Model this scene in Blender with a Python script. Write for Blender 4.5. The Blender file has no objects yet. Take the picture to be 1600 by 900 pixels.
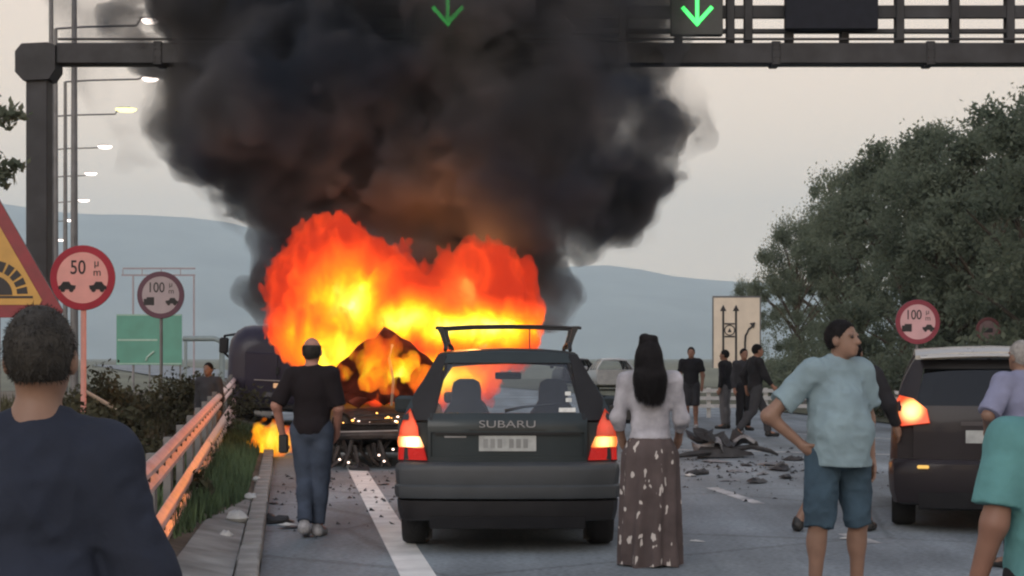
import bpy, math, random
import numpy as np
from mathutils import Vector, Matrix
R = math.radians
random.seed(7)
rng = np.random.default_rng(7)
sc = bpy.context.scene
col = sc.collection

# ------------------------------------------------------------------ camera
F, CH, HX, HY = 2800.0, 1.51, 800.0, 560.0      # focal length in photo pixels, eye height, horizon
cam_d = bpy.data.cameras.new('camera'); cam = bpy.data.objects.new('camera', cam_d); col.objects.link(cam)
cam.location = (0, 0, CH); cam.rotation_euler = (R(90), 0, 0)
cam_d.sensor_width = 36; cam_d.lens = F / 1600 * 36; cam_d.shift_y = 110 / 1600
cam_d.clip_start = .05; cam_d.clip_end = 40000
sc.camera = cam

# ------------------------------------------------------------------ sky, sun, exposure
w = bpy.data.worlds.new('World'); sc.world = w; w.use_nodes = True
nt = w.node_tree; nt.nodes.clear()
sky = nt.nodes.new('ShaderNodeTexSky'); sky.sky_type = 'NISHITA'; sky.sun_disc = False
SUN_EL, SUN_ROT = 24, 200          # dusk, light cloud: low sun behind and left of the camera
sky.sun_elevation = R(SUN_EL); sky.sun_rotation = R(SUN_ROT); sky.air_density = 1.4; sky.dust_density = 1.0; sky.ozone_density = 3.0
veil = nt.nodes.new('ShaderNodeMix'); veil.data_type = 'RGBA'; veil.inputs[0].default_value = .88
veil.inputs[7].default_value = (7.9, 6.0, 4.5, 1)      # cream evening cloud veil, thinning towards the zenith
tcw = nt.nodes.new('ShaderNodeTexCoord'); sxyz = nt.nodes.new('ShaderNodeSeparateXYZ'); vmr = nt.nodes.new('ShaderNodeMapRange'); vmr.interpolation_type = 'SMOOTHSTEP'
vmr.inputs[1].default_value = .12; vmr.inputs[2].default_value = .7; vmr.inputs[3].default_value = .94; vmr.inputs[4].default_value = .2
glo = nt.nodes.new('ShaderNodeMix'); glo.data_type = 'RGBA'; glo.inputs[6].default_value = (10.6, 7.9, 5.4, 1); glo.inputs[7].default_value = (7.0, 5.25, 3.85, 1)    # evening sky: brighter low down
gmr = nt.nodes.new('ShaderNodeMapRange'); gmr.inputs[1].default_value = 0; gmr.inputs[2].default_value = .2; nt.links.new(sxyz.outputs['Z'], gmr.inputs[0]); nt.links.new(gmr.outputs[0], glo.inputs[0]); nt.links.new(glo.outputs[2], veil.inputs[7])
nt.links.new(tcw.outputs['Generated'], sxyz.inputs[0]); nt.links.new(sxyz.outputs['Z'], vmr.inputs[0]); nt.links.new(vmr.outputs[0], veil.inputs[0])
bg = nt.nodes.new('ShaderNodeBackground'); bg.inputs[1].default_value = .15
wo = nt.nodes.new('ShaderNodeOutputWorld')
nt.links.new(sky.outputs[0], veil.inputs[6]); nt.links.new(veil.outputs[2], bg.inputs[0]); nt.links.new(bg.outputs[0], wo.inputs[0])
sun_d = bpy.data.lights.new('sun', 'SUN'); sun = bpy.data.objects.new('sun', sun_d); col.objects.link(sun)
sun_d.energy = .5; sun_d.angle = R(25); sun_d.color = (1, .96, .93)
az = R(SUN_ROT)
sd = Vector((math.sin(az) * math.cos(R(SUN_EL)), math.cos(az) * math.cos(R(SUN_EL)), math.sin(R(SUN_EL))))
sun.rotation_euler = sd.to_track_quat('Z', 'Y').to_euler()
sc.view_settings.view_transform = 'Standard'; sc.view_settings.look = 'None'
sc.view_settings.exposure = 0.45; sc.view_settings.gamma = 1; sc.view_settings.use_curve_mapping = False
sc.render.engine = 'CYCLES'
cy = sc.cycles
cy.use_denoising = True
cy.max_bounces = 8; cy.diffuse_bounces = 3; cy.glossy_bounces = 3; cy.transparent_max_bounces = 12; cy.volume_bounces = 2
cy.volume_step_rate = 1; cy.volume_max_steps = 256
cy.sample_clamp_indirect = 6; cy.caustics_reflective = False; cy.caustics_refractive = False
cy.pixel_filter_type = 'BLACKMAN_HARRIS'; cy.filter_width = 2.2

# ------------------------------------------------------------------ pixel helpers: a direction from the photo, a distance from what the thing stands on
def P(x, y, D):
    s = F / D
    return Vector(((x - HX) / s, D, CH + (HY - y) / s))
def X(x, D): return (x - HX) * D / F
def Z(y, D): return CH + (HY - y) * D / F
def Gd(y): return F * CH / (y - HY)            # distance of a ground point seen at row y

# ------------------------------------------------------------------ materials
MC = {}
def mat(name, c=(.5, .5, .5), rough=.6, metal=0, var=.15, scale=6, bump=0, bscale=40, emit=None, es=0, coat=0, spec=.5, c2=None, rvar=.1, detail=4, dist=.02):
    if name in MC: return MC[name]
    m = bpy.data.materials.new(name); m.use_nodes = True; MC[name] = m
    n = m.node_tree.nodes; l = m.node_tree.links; b = n['Principled BSDF']
    b.inputs['Roughness'].default_value = rough; b.inputs['Metallic'].default_value = metal
    b.inputs['Coat Weight'].default_value = coat; b.inputs['Coat Roughness'].default_value = .08
    b.inputs['Specular IOR Level'].default_value = spec
    tc = n.new('ShaderNodeTexCoord'); nz = n.new('ShaderNodeTexNoise'); nz.inputs['Scale'].default_value = scale; nz.inputs['Detail'].default_value = detail
    l.new(tc.outputs['Object'], nz.inputs['Vector'])
    rp = n.new('ShaderNodeValToRGB'); rp.color_ramp.elements[0].position = .3; rp.color_ramp.elements[1].position = .7
    a = [max(0, x * (1 - var)) for x in c]; d = c2 or [min(1, x * (1 + var)) for x in c]
    rp.color_ramp.elements[0].color = (*a, 1); rp.color_ramp.elements[1].color = (*d, 1)
    l.new(nz.outputs[0], rp.inputs[0]); l.new(rp.outputs[0], b.inputs['Base Color'])
    if rvar:
        mr = n.new('ShaderNodeMapRange'); mr.inputs[3].default_value = max(0, rough - rvar); mr.inputs[4].default_value = min(1, rough + rvar)
        l.new(nz.outputs[0], mr.inputs[0]); l.new(mr.outputs[0], b.inputs['Roughness'])
    if bump:
        n2 = n.new('ShaderNodeTexNoise'); n2.inputs['Scale'].default_value = bscale; n2.inputs['Detail'].default_value = 3
        l.new(tc.outputs['Object'], n2.inputs['Vector'])
        bp = n.new('ShaderNodeBump'); bp.inputs['Strength'].default_value = bump; bp.inputs['Distance'].default_value = dist
        l.new(n2.outputs[0], bp.inputs['Height']); l.new(bp.outputs[0], b.inputs['Normal'])
    if emit:
        b.inputs['Emission Color'].default_value = (*emit, 1); b.inputs['Emission Strength'].default_value = es
    return m
def glass(name, tint=(.75, .8, .8), refl=.1):
    if name in MC: return MC[name]
    m = bpy.data.materials.new(name); m.use_nodes = True; MC[name] = m
    n = m.node_tree.nodes; l = m.node_tree.links; n.clear()
    o = n.new('ShaderNodeOutputMaterial'); t = n.new('ShaderNodeBsdfTransparent'); g = n.new('ShaderNodeBsdfGlossy'); mx = n.new('ShaderNodeMixShader')
    t.inputs[0].default_value = (*tint, 1); g.inputs['Roughness'].default_value = .05
    lw = n.new('ShaderNodeLayerWeight'); lw.inputs[0].default_value = .5; pw = n.new('ShaderNodeMath'); pw.operation = 'POWER'; pw.inputs[1].default_value = 4; l.new(lw.outputs['Facing'], pw.inputs[0])
    ad = n.new('ShaderNodeMath'); ad.operation = 'MULTIPLY_ADD'; ad.inputs[1].default_value = .5; ad.inputs[2].default_value = refl; l.new(pw.outputs[0], ad.inputs[0])
    l.new(ad.outputs[0], mx.inputs[0]); l.new(t.outputs[0], mx.inputs[1]); l.new(g.outputs[0], mx.inputs[2]); l.new(mx.outputs[0], o.inputs[0])
    return m

# ------------------------------------------------------------------ objects
def tag(o, label=None, cat=None, group=None, kind=None):
    if label: o['label'] = label
    if cat: o['category'] = cat
    if group: o['group'] = group
    if kind: o['kind'] = kind
    return o
def thing(name, label, cat, loc=(0, 0, 0), rz=0, group=None, kind=None):
    o = bpy.data.objects.new(name, None); col.objects.link(o); o.location = loc; o.rotation_euler = (0, 0, rz); o.empty_display_size = .2
    return tag(o, label, cat, group, kind)
def link(name, me, m=None, parent=None, smooth=None):
    o = bpy.data.objects.new(name, me); col.objects.link(o)
    if m is not None and not me.materials: me.materials.append(m)
    if parent is not None: o.parent = parent
    if smooth is not None:
        me.polygons.foreach_set('use_smooth', [True] * len(me.polygons))
        if smooth < 180: me.set_sharp_from_angle(angle=R(smooth))
    return o
def copy_tree(o, parent=None):
    c = o.copy(); col.objects.link(c)
    if parent is not None: c.parent = parent
    for ch in list(o.children): copy_tree(ch, c)
    return c

class MB:
    def __init__(s): s.v = []; s.f = []
    def add(s, v, f):
        b = len(s.v); s.v += [tuple(p) for p in v]; s.f += [tuple(i + b for i in q) for q in f]; return s
    def hexa(s, p):       # 4 bottom + 4 top
        return s.add(p, [(3, 2, 1, 0), (4, 5, 6, 7), (0, 1, 5, 4), (1, 2, 6, 5), (2, 3, 7, 6), (3, 0, 4, 7)])
    def box(s, x0, x1, y0, y1, z0, z1):
        return s.hexa([(x0, y0, z0), (x1, y0, z0), (x1, y1, z0), (x0, y1, z0), (x0, y0, z1), (x1, y0, z1), (x1, y1, z1), (x0, y1, z1)])
    def bbox(s, x0, x1, y0, y1, z0, z1, b=.02):     # box with chamfered edges
        rr = []
        for z, i in ((z0, b), (z0 + b, 0), (z1 - b, 0), (z1, b)):
            a0, a1, c0, c1 = x0 + i, x1 - i, y0 + i, y1 - i
            rr.append([(a0 + b, c0, z), (a1 - b, c0, z), (a1, c0 + b, z), (a1, c1 - b, z), (a1 - b, c1, z), (a0 + b, c1, z), (a0, c1 - b, z), (a0, c0 + b, z)])
        return s.loft(rr)
    def loft(s, rings, caps=True, closed=True):
        n = len(rings[0]); b = len(s.v)
        for r in rings: s.v += [tuple(p) for p in r]
        for i in range(len(rings) - 1):
            for j in range(n if closed else n - 1):
                k = (j + 1) % n
                s.f.append((b + i * n + j, b + i * n + k, b + (i + 1) * n + k, b + (i + 1) * n + j))
        if caps and closed:
            s.f.append(tuple(b + j for j in reversed(range(n)))); s.f.append(tuple(b + (len(rings) - 1) * n + j for j in range(n)))
        return s
    def tube(s, path, rad, n=8):
        path = [Vector(p) for p in path]
        if not hasattr(rad, '__len__'): rad = [rad] * len(path)
        rings = []
        for i, p in enumerate(path):
            d = (path[min(i + 1, len(path) - 1)] - path[max(i - 1, 0)]).normalized()
            a = d.cross(Vector((0, 0, 1)) if abs(d.z) < .9 else Vector((0, 1, 0))).normalized(); c = d.cross(a)
            rings.append([p + (a * math.cos(t) + c * math.sin(t)) * rad[i] for t in [2 * math.pi * k / n for k in range(n)]])
        return s.loft(rings)
    def lathe(s, prof, n=20, axis='z', c=(0, 0, 0)):
        rings = []
        for r, h in prof:
            ring = []
            for k in range(n):
                t = 2 * math.pi * k / n; a, b2 = r * math.cos(t), r * math.sin(t)
                p = {'z': (a, b2, h), 'x': (h, a, b2), 'y': (a, h, b2)}[axis]
                ring.append((p[0] + c[0], p[1] + c[1], p[2] + c[2]))
            rings.append(ring)
        return s.loft(rings)
    def slab(s, q, t):    # thick quad / polygon
        q = [Vector(p) for p in q]; nrm = (q[1] - q[0]).cross(q[2] - q[0]).normalized() * t
        n = len(q)
        return s.add([p for p in q] + [p - nrm for p in q], [tuple(range(n)), tuple(reversed(range(n, 2 * n)))] + [(i, i + n, (i + 1) % n + n, (i + 1) % n) for i in range(n)])
    def poly_y(s, pts, y0, y1):   # polygon in (x,z) extruded along y
        n = len(pts)
        return s.add([(p[0], y0, p[1]) for p in pts] + [(p[0], y1, p[1]) for p in pts],
                     [tuple(reversed(range(n))), tuple(range(n, 2 * n))] + [(i, (i + 1) % n, (i + 1) % n + n, i + n) for i in range(n)])
    def sheet(s, fn, nu, nv):
        b = len(s.v)
        for i in range(nu + 1):
            for j in range(nv + 1): s.v.append(tuple(fn(i / nu, j / nv)))
        for i in range(nu):
            for j in range(nv):
                a = b + i * (nv + 1) + j; s.f.append((a, a + nv + 1, a + nv + 2, a + 1))
        return s
    def mesh(s, name, fix=True):
        me = bpy.data.meshes.new(name); me.from_pydata(s.v, [], s.f); me.validate()
        if fix:
            import bmesh
            bm = bmesh.new(); bm.from_mesh(me); bmesh.ops.recalc_face_normals(bm, faces=bm.faces); bm.to_mesh(me); bm.free()
        me.update(); return me
    def build(s, name, m, parent=None, smooth=35, fix=True):
        return link(name, s.mesh(name, fix), m, parent, smooth)
def text(name, body, size, loc, m, parent=None, rz=0, ext=.002, bold=0, sx=1):
    cu = bpy.data.curves.new(name, 'FONT'); cu.body = body; cu.size = size; cu.align_x = 'CENTER'; cu.align_y = 'CENTER'; cu.extrude = ext; cu.offset = bold
    cu.materials.append(m); o = bpy.data.objects.new(name, cu); col.objects.link(o)
    o.location = loc; o.rotation_euler = (R(90), 0, rz); o.scale = (sx, 1, 1)
    if parent is not None: o.parent = parent
    bpy.context.view_layer.update()
    me = bpy.data.meshes.new_from_object(o.evaluated_get(bpy.context.evaluated_depsgraph_get())); me.name = name
    o2 = bpy.data.objects.new(name, me); col.objects.link(o2); o2.location, o2.rotation_euler, o2.scale = o.location.copy(), o.rotation_euler.copy(), o.scale.copy(); o2.parent = o.parent
    bpy.data.objects.remove(o); bpy.data.curves.remove(cu); o2.name = name
    return o2

# ------------------------------------------------------------------ signed-distance modelling (people, smoke, flames)
LAT = rng.random((32, 32, 32))
def vnoise(x, y, z, sc_=1.0, seed=0):
    x = x * sc_ + seed * 7.31; y = y * sc_ + seed * 3.77; z = z * sc_ + seed * 5.13
    i, j, k = np.floor(x).astype(int), np.floor(y).astype(int), np.floor(z).astype(int)
    u, v, t = x - i, y - j, z - k
    u, v, t = [q * q * (3 - 2 * q) for q in (u, v, t)]
    r = 0
    for a in (0, 1):
        for b in (0, 1):
            for c in (0, 1):
                r = r + LAT[(i + a) & 31, (j + b) & 31, (k + c) & 31] * (u if a else 1 - u) * (v if b else 1 - v) * (t if c else 1 - t)
    return r - .5
def cap(a, b, ra, rb=None, flat=False, k=None, sy=1): return ('cap', np.array(a, float), np.array(b, float), ra, ra if rb is None else rb, flat, k)
def ell(c, r, rot=None, k=None): return ('ell', np.array(c, float), np.array(r, float), rot, k)
def prim_box(p):
    if p[0] == 'cap':
        m = max(p[3], p[4]); return np.minimum(p[1], p[2]) - m, np.maximum(p[1], p[2]) + m
    m = p[2] if p[3] is None else np.full(3, p[2].max()); return p[1] - m, p[1] + m
def prim_d(p, x, y, z):
    if p[0] == 'cap':
        a, b, ra, rb, flat = p[1:6]; ab = b - a; L2 = ab @ ab + 1e-12
        t0 = ((x - a[0]) * ab[0] + (y - a[1]) * ab[1] + (z - a[2]) * ab[2]) / L2
        t = np.clip(t0, 0, 1)
        d = np.sqrt((x - a[0] - t * ab[0]) ** 2 + (y - a[1] - t * ab[1]) ** 2 + (z - a[2] - t * ab[2]) ** 2) - (ra + (rb - ra) * t)
        if flat: d = np.maximum(d, (t0 - 1) * math.sqrt(L2))
        return d
    c, r, rot = p[1:4]; q = [x - c[0], y - c[1], z - c[2]]
    if rot is not None: q = [sum(rot[m][n] * q[n] for n in range(3)) for m in range(3)]
    k0 = np.sqrt(sum((q[n] / r[n]) ** 2 for n in range(3))); k1 = np.sqrt(sum((q[n] / r[n] ** 2) ** 2 for n in range(3))) + 1e-9
    return k0 * (k0 - 1) / k1
def sdf_mesh(name, prims, vox, k=.03, post=None, pad=0.0):
    lo = np.min([prim_box(p)[0] for p in prims], 0) - 3 * vox - pad; hi = np.max([prim_box(p)[1] for p in prims], 0) + 3 * vox + pad
    n = np.ceil((hi - lo) / vox).astype(int) + 1
    ax = [lo[i] + vox * np.arange(n[i]) for i in range(3)]
    d = np.full(n, 9.0)
    for p in prims:
        kk = p[-1] if p[-1] is not None else k
        b0, b1 = prim_box(p); mg = kk + 3 * vox + pad
        s = [slice(max(0, int((b0[i] - mg - lo[i]) / vox)), min(n[i], int((b1[i] + mg - lo[i]) / vox) + 2)) for i in range(3)]
        x, y, z = np.meshgrid(ax[0][s[0]], ax[1][s[1]], ax[2][s[2]], indexing='ij', sparse=True)
        e = prim_d(p, x, y, z); o = d[s[0], s[1], s[2]]
        h = np.clip(.5 + .5 * (o - e) / kk, 0, 1)
        d[s[0], s[1], s[2]] = o * (1 - h) + e * h - kk * h * (1 - h)
    if post is not None:
        x, y, z = np.meshgrid(*ax, indexing='ij', sparse=True); d = post(d, x, y, z)
    ins = d < 0
    offs = [(a, b, c) for a in (0, 1) for b in (0, 1) for c in (0, 1)]
    cnt = sum(ins[a:n[0] - 1 + a, b:n[1] - 1 + b, c:n[2] - 1 + c].astype(np.int8) for a, b, c in offs)
    act = (cnt > 0) & (cnt < 8); idx = np.argwhere(act)
    vid = np.full(act.shape, -1); vid[act] = np.arange(len(idx))
    acc = np.zeros((len(idx), 3)); num = np.zeros(len(idx))
    for a in offs:
        for axis in range(3):
            if a[axis]: continue
            b = list(a); b[axis] = 1
            v0 = d[idx[:, 0] + a[0], idx[:, 1] + a[1], idx[:, 2] + a[2]]; v1 = d[idx[:, 0] + b[0], idx[:, 1] + b[1], idx[:, 2] + b[2]]
            cr = (v0 < 0) != (v1 < 0); t = np.where(cr, v0 / np.where(cr, v0 - v1, 1), 0)
            p = np.array(a, float)[None] + t[:, None] * (np.array(b) - np.array(a))[None]
            acc[cr] += p[cr]; num[cr] += 1
    vs = lo + vox * (idx + acc / np.maximum(num, 1)[:, None])
    faces = []
    for axis in range(3):
        u, v = [(1, 2), (2, 0), (0, 1)][axis]
        s0 = [slice(None)] * 3; s1 = [slice(None)] * 3; s0[axis] = slice(0, -1); s1[axis] = slice(1, None)
        A = ins[tuple(s0)]; B = ins[tuple(s1)]; e = np.argwhere(A != B)
        e = e[(e[:, u] > 0) & (e[:, v] > 0) & (e[:, u] < n[u] - 1) & (e[:, v] < n[v] - 1)]
        q = []
        for du, dv in ((-1, -1), (0, -1), (0, 0), (-1, 0)):
            g = e.copy(); g[:, u] += du; g[:, v] += dv; q.append(vid[g[:, 0], g[:, 1], g[:, 2]])
        q = np.stack(q, 1); fl = ~A[e[:, 0], e[:, 1], e[:, 2]]; q[fl] = q[fl][:, ::-1]
        faces.append(q)
    faces = np.concatenate(faces); faces = faces[(faces >= 0).all(1)]
    return np_mesh(name, vs, faces)
def np_mesh(name, vs, faces):
    me = bpy.data.meshes.new(name); vs = np.ascontiguousarray(vs, np.float32); faces = np.ascontiguousarray(faces, np.int32); w_ = faces.shape[1]
    me.vertices.add(len(vs)); me.vertices.foreach_set('co', vs.ravel())
    me.loops.add(faces.size); me.loops.foreach_set('vertex_index', faces.ravel())
    me.polygons.add(len(faces)); me.polygons.foreach_set('loop_start', np.arange(0, faces.size, w_, dtype=np.int32))
    me.polygons.foreach_set('loop_total', np.full(len(faces), w_, np.int32))
    me.update(calc_edges=True); me.validate(); return me
# ================================================================== THE SETTING
def asphalt():
    m = mat('asphalt', (.19, .222, .245), .78, var=.4, scale=.35, bump=.35, bscale=90, detail=8, dist=.01, rvar=.08)
    n = m.node_tree.nodes; l = m.node_tree.links; b = n['Principled BSDF']
    tc = [q for q in n if q.type == 'TEX_COORD'][0]; rp = [q for q in n if q.type == 'VALTORGB'][0]
    # fine aggregate speckle, long tyre streaks and a few cracks
    sp = n.new('ShaderNodeTexNoise'); sp.inputs['Scale'].default_value = 22; sp.inputs['Detail'].default_value = 6; l.new(tc.outputs['Object'], sp.inputs[0])
    mp = n.new('ShaderNodeMapping'); mp.inputs['Rotation'].default_value = (0, 0, -.122); mp.inputs['Scale'].default_value = (1.6, .05, 1); l.new(tc.outputs['Object'], mp.inputs[0])
    st = n.new('ShaderNodeTexNoise'); st.inputs['Scale'].default_value = 1.0; st.inputs['Detail'].default_value = 3; l.new(mp.outputs[0], st.inputs[0])
    vo = n.new('ShaderNodeTexVoronoi'); vo.feature = 'DISTANCE_TO_EDGE'; vo.inputs['Scale'].default_value = .28
    wp = n.new('ShaderNodeMix'); wp.data_type = 'RGBA'; wp.inputs[0].default_value = .12; l.new(tc.outputs['Object'], wp.inputs[6]); l.new(sp.outputs[1], wp.inputs[7]); l.new(wp.outputs[2], vo.inputs[0])
    cr = n.new('ShaderNodeMapRange'); cr.inputs[2].default_value = .012; cr.inputs[3].default_value = .62; cr.inputs[4].default_value = 1; l.new(vo.outputs[0], cr.inputs[0])
    a = n.new('ShaderNodeMapRange'); a.inputs[1].default_value = .3; a.inputs[2].default_value = .7; a.inputs[3].default_value = .7; a.inputs[4].default_value = 1.3; l.new(sp.outputs[0], a.inputs[0])
    c = n.new('ShaderNodeMapRange'); c.inputs[1].default_value = .3; c.inputs[2].default_value = .7; c.inputs[3].default_value = .66; c.inputs[4].default_value = 1.2; l.new(st.outputs[0], c.inputs[0])
    m1 = n.new('ShaderNodeMath'); m1.operation = 'MULTIPLY'; l.new(a.outputs[0], m1.inputs[0]); l.new(c.outputs[0], m1.inputs[1])
    m2 = n.new('ShaderNodeMath'); m2.operation = 'MULTIPLY'; l.new(m1.outputs[0], m2.inputs[0]); l.new(cr.outputs[0], m2.inputs[1])
    vm = n.new('ShaderNodeVectorMath'); vm.operation = 'SCALE'; l.new(rp.outputs[0], vm.inputs[0]); l.new(m2.outputs[0], vm.inputs['Scale']); l.new(vm.outputs[0], b.inputs['Base Color'])
    return m
ASPH = asphalt()
PAINT = mat('road_paint', (.72, .72, .7), .7, var=.22, scale=3, bump=.2, bscale=60, detail=8)
WORN = mat('worn_road_paint', (.30, .31, .32), .8, var=.35, scale=5, bump=.2, bscale=60, detail=8, c2=(.6, .6, .6))
SOIL = mat('dry_soil', (.12, .10, .075), .95, var=.45, scale=.8, bump=.6, bscale=9, detail=8, dist=.05)
GALV = mat('galvanised_steel', (.66, .62, .60), .42, metal=.85, var=.15, scale=5, rvar=.1)
STEEL = mat('painted_dark_steel', (.042, .043, .048), .6, metal=.2, var=.35, scale=2.2, spec=.3, detail=8)
POST = mat('grey_post', (.16, .16, .165), .6, metal=.3, var=.2, scale=4)
BLACK = mat('matt_black', (.012, .012, .013), .6, var=.3)
BLK = mat('black_symbol', (.03, .028, .03), .7, var=.1)

def base(D):           # kerb line on the left of the carriageway
    e = min(max(D - 40, 0), 60); return -1.96 - .126 * (D - 14.1) - .00108 * e * e - (.13 * max(D - 100, 0))
def right(D): return 8.9 + (base(D) - base(40) if D > 40 else .02 * (D - 40))
gm = MB(); gm.sheet(lambda u, v: (-8800 + 17600 * u, -280 + 9600 * v, -.12), 8, 8)
tag(gm.build('ground', mat('far_ground', (.13, .14, .10), .95, var=.35, scale=.02, detail=8), smooth=None), 'dull green grey flat land reaching to the mountains', 'ground', kind='structure')
Ds = [-6, 0, 3, 6, 9, 12, 15, 20, 25, 30, 35, 40, 46, 52, 60, 70, 80, 90, 100, 130, 170, 220, 300, 420]
rd = MB(); rd.loft([[(base(d), d, 0), (right(d), d, 0)] for d in Ds], closed=False)
road = tag(rd.build('road', ASPH, smooth=None), 'grey asphalt motorway carriageway strewn with crash debris', 'road', kind='structure')
def stripe(name, pts, wd):     # painted line as a thin sheet a few mm above the asphalt
    L = []; n = len(pts)
    for i, (x, y) in enumerate(pts):
        a = Vector(pts[max(i - 1, 0)]); b = Vector(pts[min(i + 1, n - 1)]); d = (b - a).normalized(); q = Vector((-d.y, d.x)) * wd / 2
        L.append([(x + q.x, y + q.y, .004), (x - q.x, y - q.y, .004)])
    m = MB(); m.loft(L, closed=False); return m.build(name, PAINT if name == 'edge_line' else WORN, road, smooth=None)
stripe('edge_line', [(-.83 - .122 * (d - 13.9) - (.00108 * min(max(d - 40, 0), 60) ** 2), d) for d in [2, 5, 8, 11, 14, 17, 20, 24, 28, 32, 36, 40, 50, 60, 80]], .25)
for i, (d0, d1) in enumerate([(6.0, 9.0), (14.6, 15.4), (18.6, 20.9), (34, 37), (43, 46), (52, 55)]):
    stripe('lane_dash', [(2.36 - .098 * (d0 - 20.6), d0), (2.36 - .098 * (d1 - 20.6), d1)], .15)
stripe('exit_line', [(2.4, 29.75), (3.4, 29.35), (4.6, 28.75), (6.4, 27.9), (8.2, 27.2)], .2)
stripe('exit_line', [(5.6, 36), (6.8, 34), (8.3, 32.2)], .15)

# kerb stones, verge, bank
kerb = thing('kerb', 'weathered pale concrete kerb along the grassy verge', 'kerb', kind='structure')
KM = mat('kerb_concrete', (.22, .22, .21), .9, var=.4, scale=3, bump=.4, bscale=30, detail=8)
kb = MB(); kb.bbox(-.075, .075, -.485, .485, -.1, .12, .012); kme = kb.mesh('kerb_stone'); kme.materials.append(KM)
for i in range(46):
    d = 2 + i * 1.0; o = link('kerb_stone', kme, None, kerb)
    o.location = (base(d) - .08 + random.uniform(-.008, .008), d, random.uniform(-.008, .008)); o.rotation_euler = (0, 0, .126 + random.uniform(-.01, .01))
def railx(D): return -2.36 - .1345 * (D - 11.8) - .0006 * max(D - 32, 0) ** 2
def bank_h(x, y):
    t = base(y) - .16 - x
    h = .06 + .16 * min(1, max(0, t / .8))
    if t > 1.2: h += .16 * min(1, (t - 1.2) / 2.5) + .05 * math.sin(x * 1.3 + y * .7) * min(1, (t - 1.2) / 2)
    return h
bk = MB(); bk.sheet(lambda u, v: (lambda y, t: (base(y) - .15 - t, y, bank_h(base(y) - .15 - t, y)))(-4 + 64 * v, 13 * u * u), 26, 80)
tag(bk.build('bank', SOIL, smooth=180, fix=False), 'brown earth bank behind the guard rail', 'bank', kind='structure')
# grass: uncountable blades on the verge and the bank foot
def blades(name, n, fx, hmin, hmax, m, wd=.012):
    V = np.zeros((n, 3, 3))
    for i in range(n):
        x, y, z = fx(); h = random.uniform(hmin, hmax); a = random.uniform(0, 6.28); l = random.uniform(0, .6) * h
        V[i, 0] = (x - wd * math.cos(a), y - wd * math.sin(a), z); V[i, 1] = (x + wd * math.cos(a), y + wd * math.sin(a), z)
        V[i, 2] = (x + l * math.cos(a + 1.5), y + l * math.sin(a + 1.5), z + h)
    return link(name, np_mesh(name, V.reshape(-1, 3), np.arange(3 * n).reshape(-1, 3)), m)
GRASS = mat('verge_grass', (.065, .12, .05), .85, var=.4, scale=1.5, c2=(.12, .18, .08))
def vg():
    while True:
        y = 10.5 + 24 * random.random() ** 1.5; t = random.uniform(.08, 1.25); x = base(y) - .15 - t
        if t > .72 - .68 * (y - 11.6) / 7 + random.uniform(-.08, .08): break
    return x, y, bank_h(x, y) - .01
tag(blades('verge_grass', 16000, vg, .05, .24, GRASS), 'dark green grass on the verge between kerb and guard rail', 'grass', kind='stuff')
def bg_():
    y = 12 + 30 * random.random(); t = random.uniform(1.6, 8); x = base(y) - .15 - t
    return x, y, bank_h(x, y) - .01
tag(blades('bank_grass', 14000, bg_, .08, .4, mat('dry_grass', (.12, .095, .05), .9, var=.5, scale=1, c2=(.07, .075, .03)), .014), 'dry brownish grass on the bank behind the guard rail', 'grass', kind='stuff')
STONE = mat('pale_stone', (.5, .5, .48), .9, var=.2, bump=.5, bscale=20)
for i, (px_, py_, s_) in enumerate([(372, 826, .10), (392, 790, .07), (352, 850, .06), (402, 760, .06)]):
    D = Gd(py_) - .4; sm = MB(); sm.lathe([(.02, 0), (.8 * s_, .1 * s_), (s_, .5 * s_), (.7 * s_, .95 * s_), (.02, 1.1 * s_)], 9)
    me = sm.mesh('stone')
    for v in me.vertices: v.co *= random.uniform(.8, 1.15)
    o = link('stone', me, STONE, None, 50); o.location = (X(px_, D), D, .08)
    tag(o, ['large pale stone lying in the verge grass', 'small pale stone in the verge grass beside the black debris', 'small pale stone at the kerb below the large pale stone', 'small pale stone in the far verge grass by the fire'][i], 'stone', 'stones in the verge')

ap = MB(); ap.loft([[(x_, y_, z_) for x_, y_ in ((railx(6) + .1, 6), (railx(11.6) + .12, 11.6), (base(15) - .5, 15), (base(18.6) - .17, 18.6), (base(12) - .17, 12), (base(6) - .17, 6))] for z_ in (-.1, .26)])
for i_, v_ in enumerate(ap.v):
    t_ = base(v_[1]) - .16 - v_[0]
    if v_[2] > 0: ap.v[i_] = (v_[0], v_[1], .085 + .16 * min(1, t_ / .8))
tag(ap.build('concrete_apron', KM, None, 30), 'worn concrete apron between kerb and guard rail', 'pavement', kind='structure')
# mountains
prof = [(-3200, 330), (-1800, 290), (-900, 320), (-300, 300), (0, 318), (120, 333), (200, 333), (300, 339), (360, 346), (450, 372), (600, 402), (760, 425), (860, 418), (930, 411), (990, 417), (1040, 428), (1110, 436), (1180, 440), (1400, 452), (1900, 430), (3000, 400), (4800, 430)]
def ridge(x):
    return float(np.interp(x, [p[0] for p in prof], [p[1] for p in prof]))
mt = MB()
def mfn(u, v):
    x = -3200 + 8000 * u; D = 7200; h = Z(ridge(x), D); t = v * 2 - 1
    y = D + t * 1900; k = max(0, 1 - abs(t)) ** .85
    nz = float(vnoise(np.array(u * 90), np.array(v * 14), np.array(0.)) * .16 + vnoise(np.array(u * 240), np.array(v * 30), np.array(3.)) * .07)
    return (X(x, D), y + nz * 300, -4 + h * k * (1 + nz * (.9 if abs(t) > .12 else .1)))
mt.sheet(mfn, 160, 26)
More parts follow.
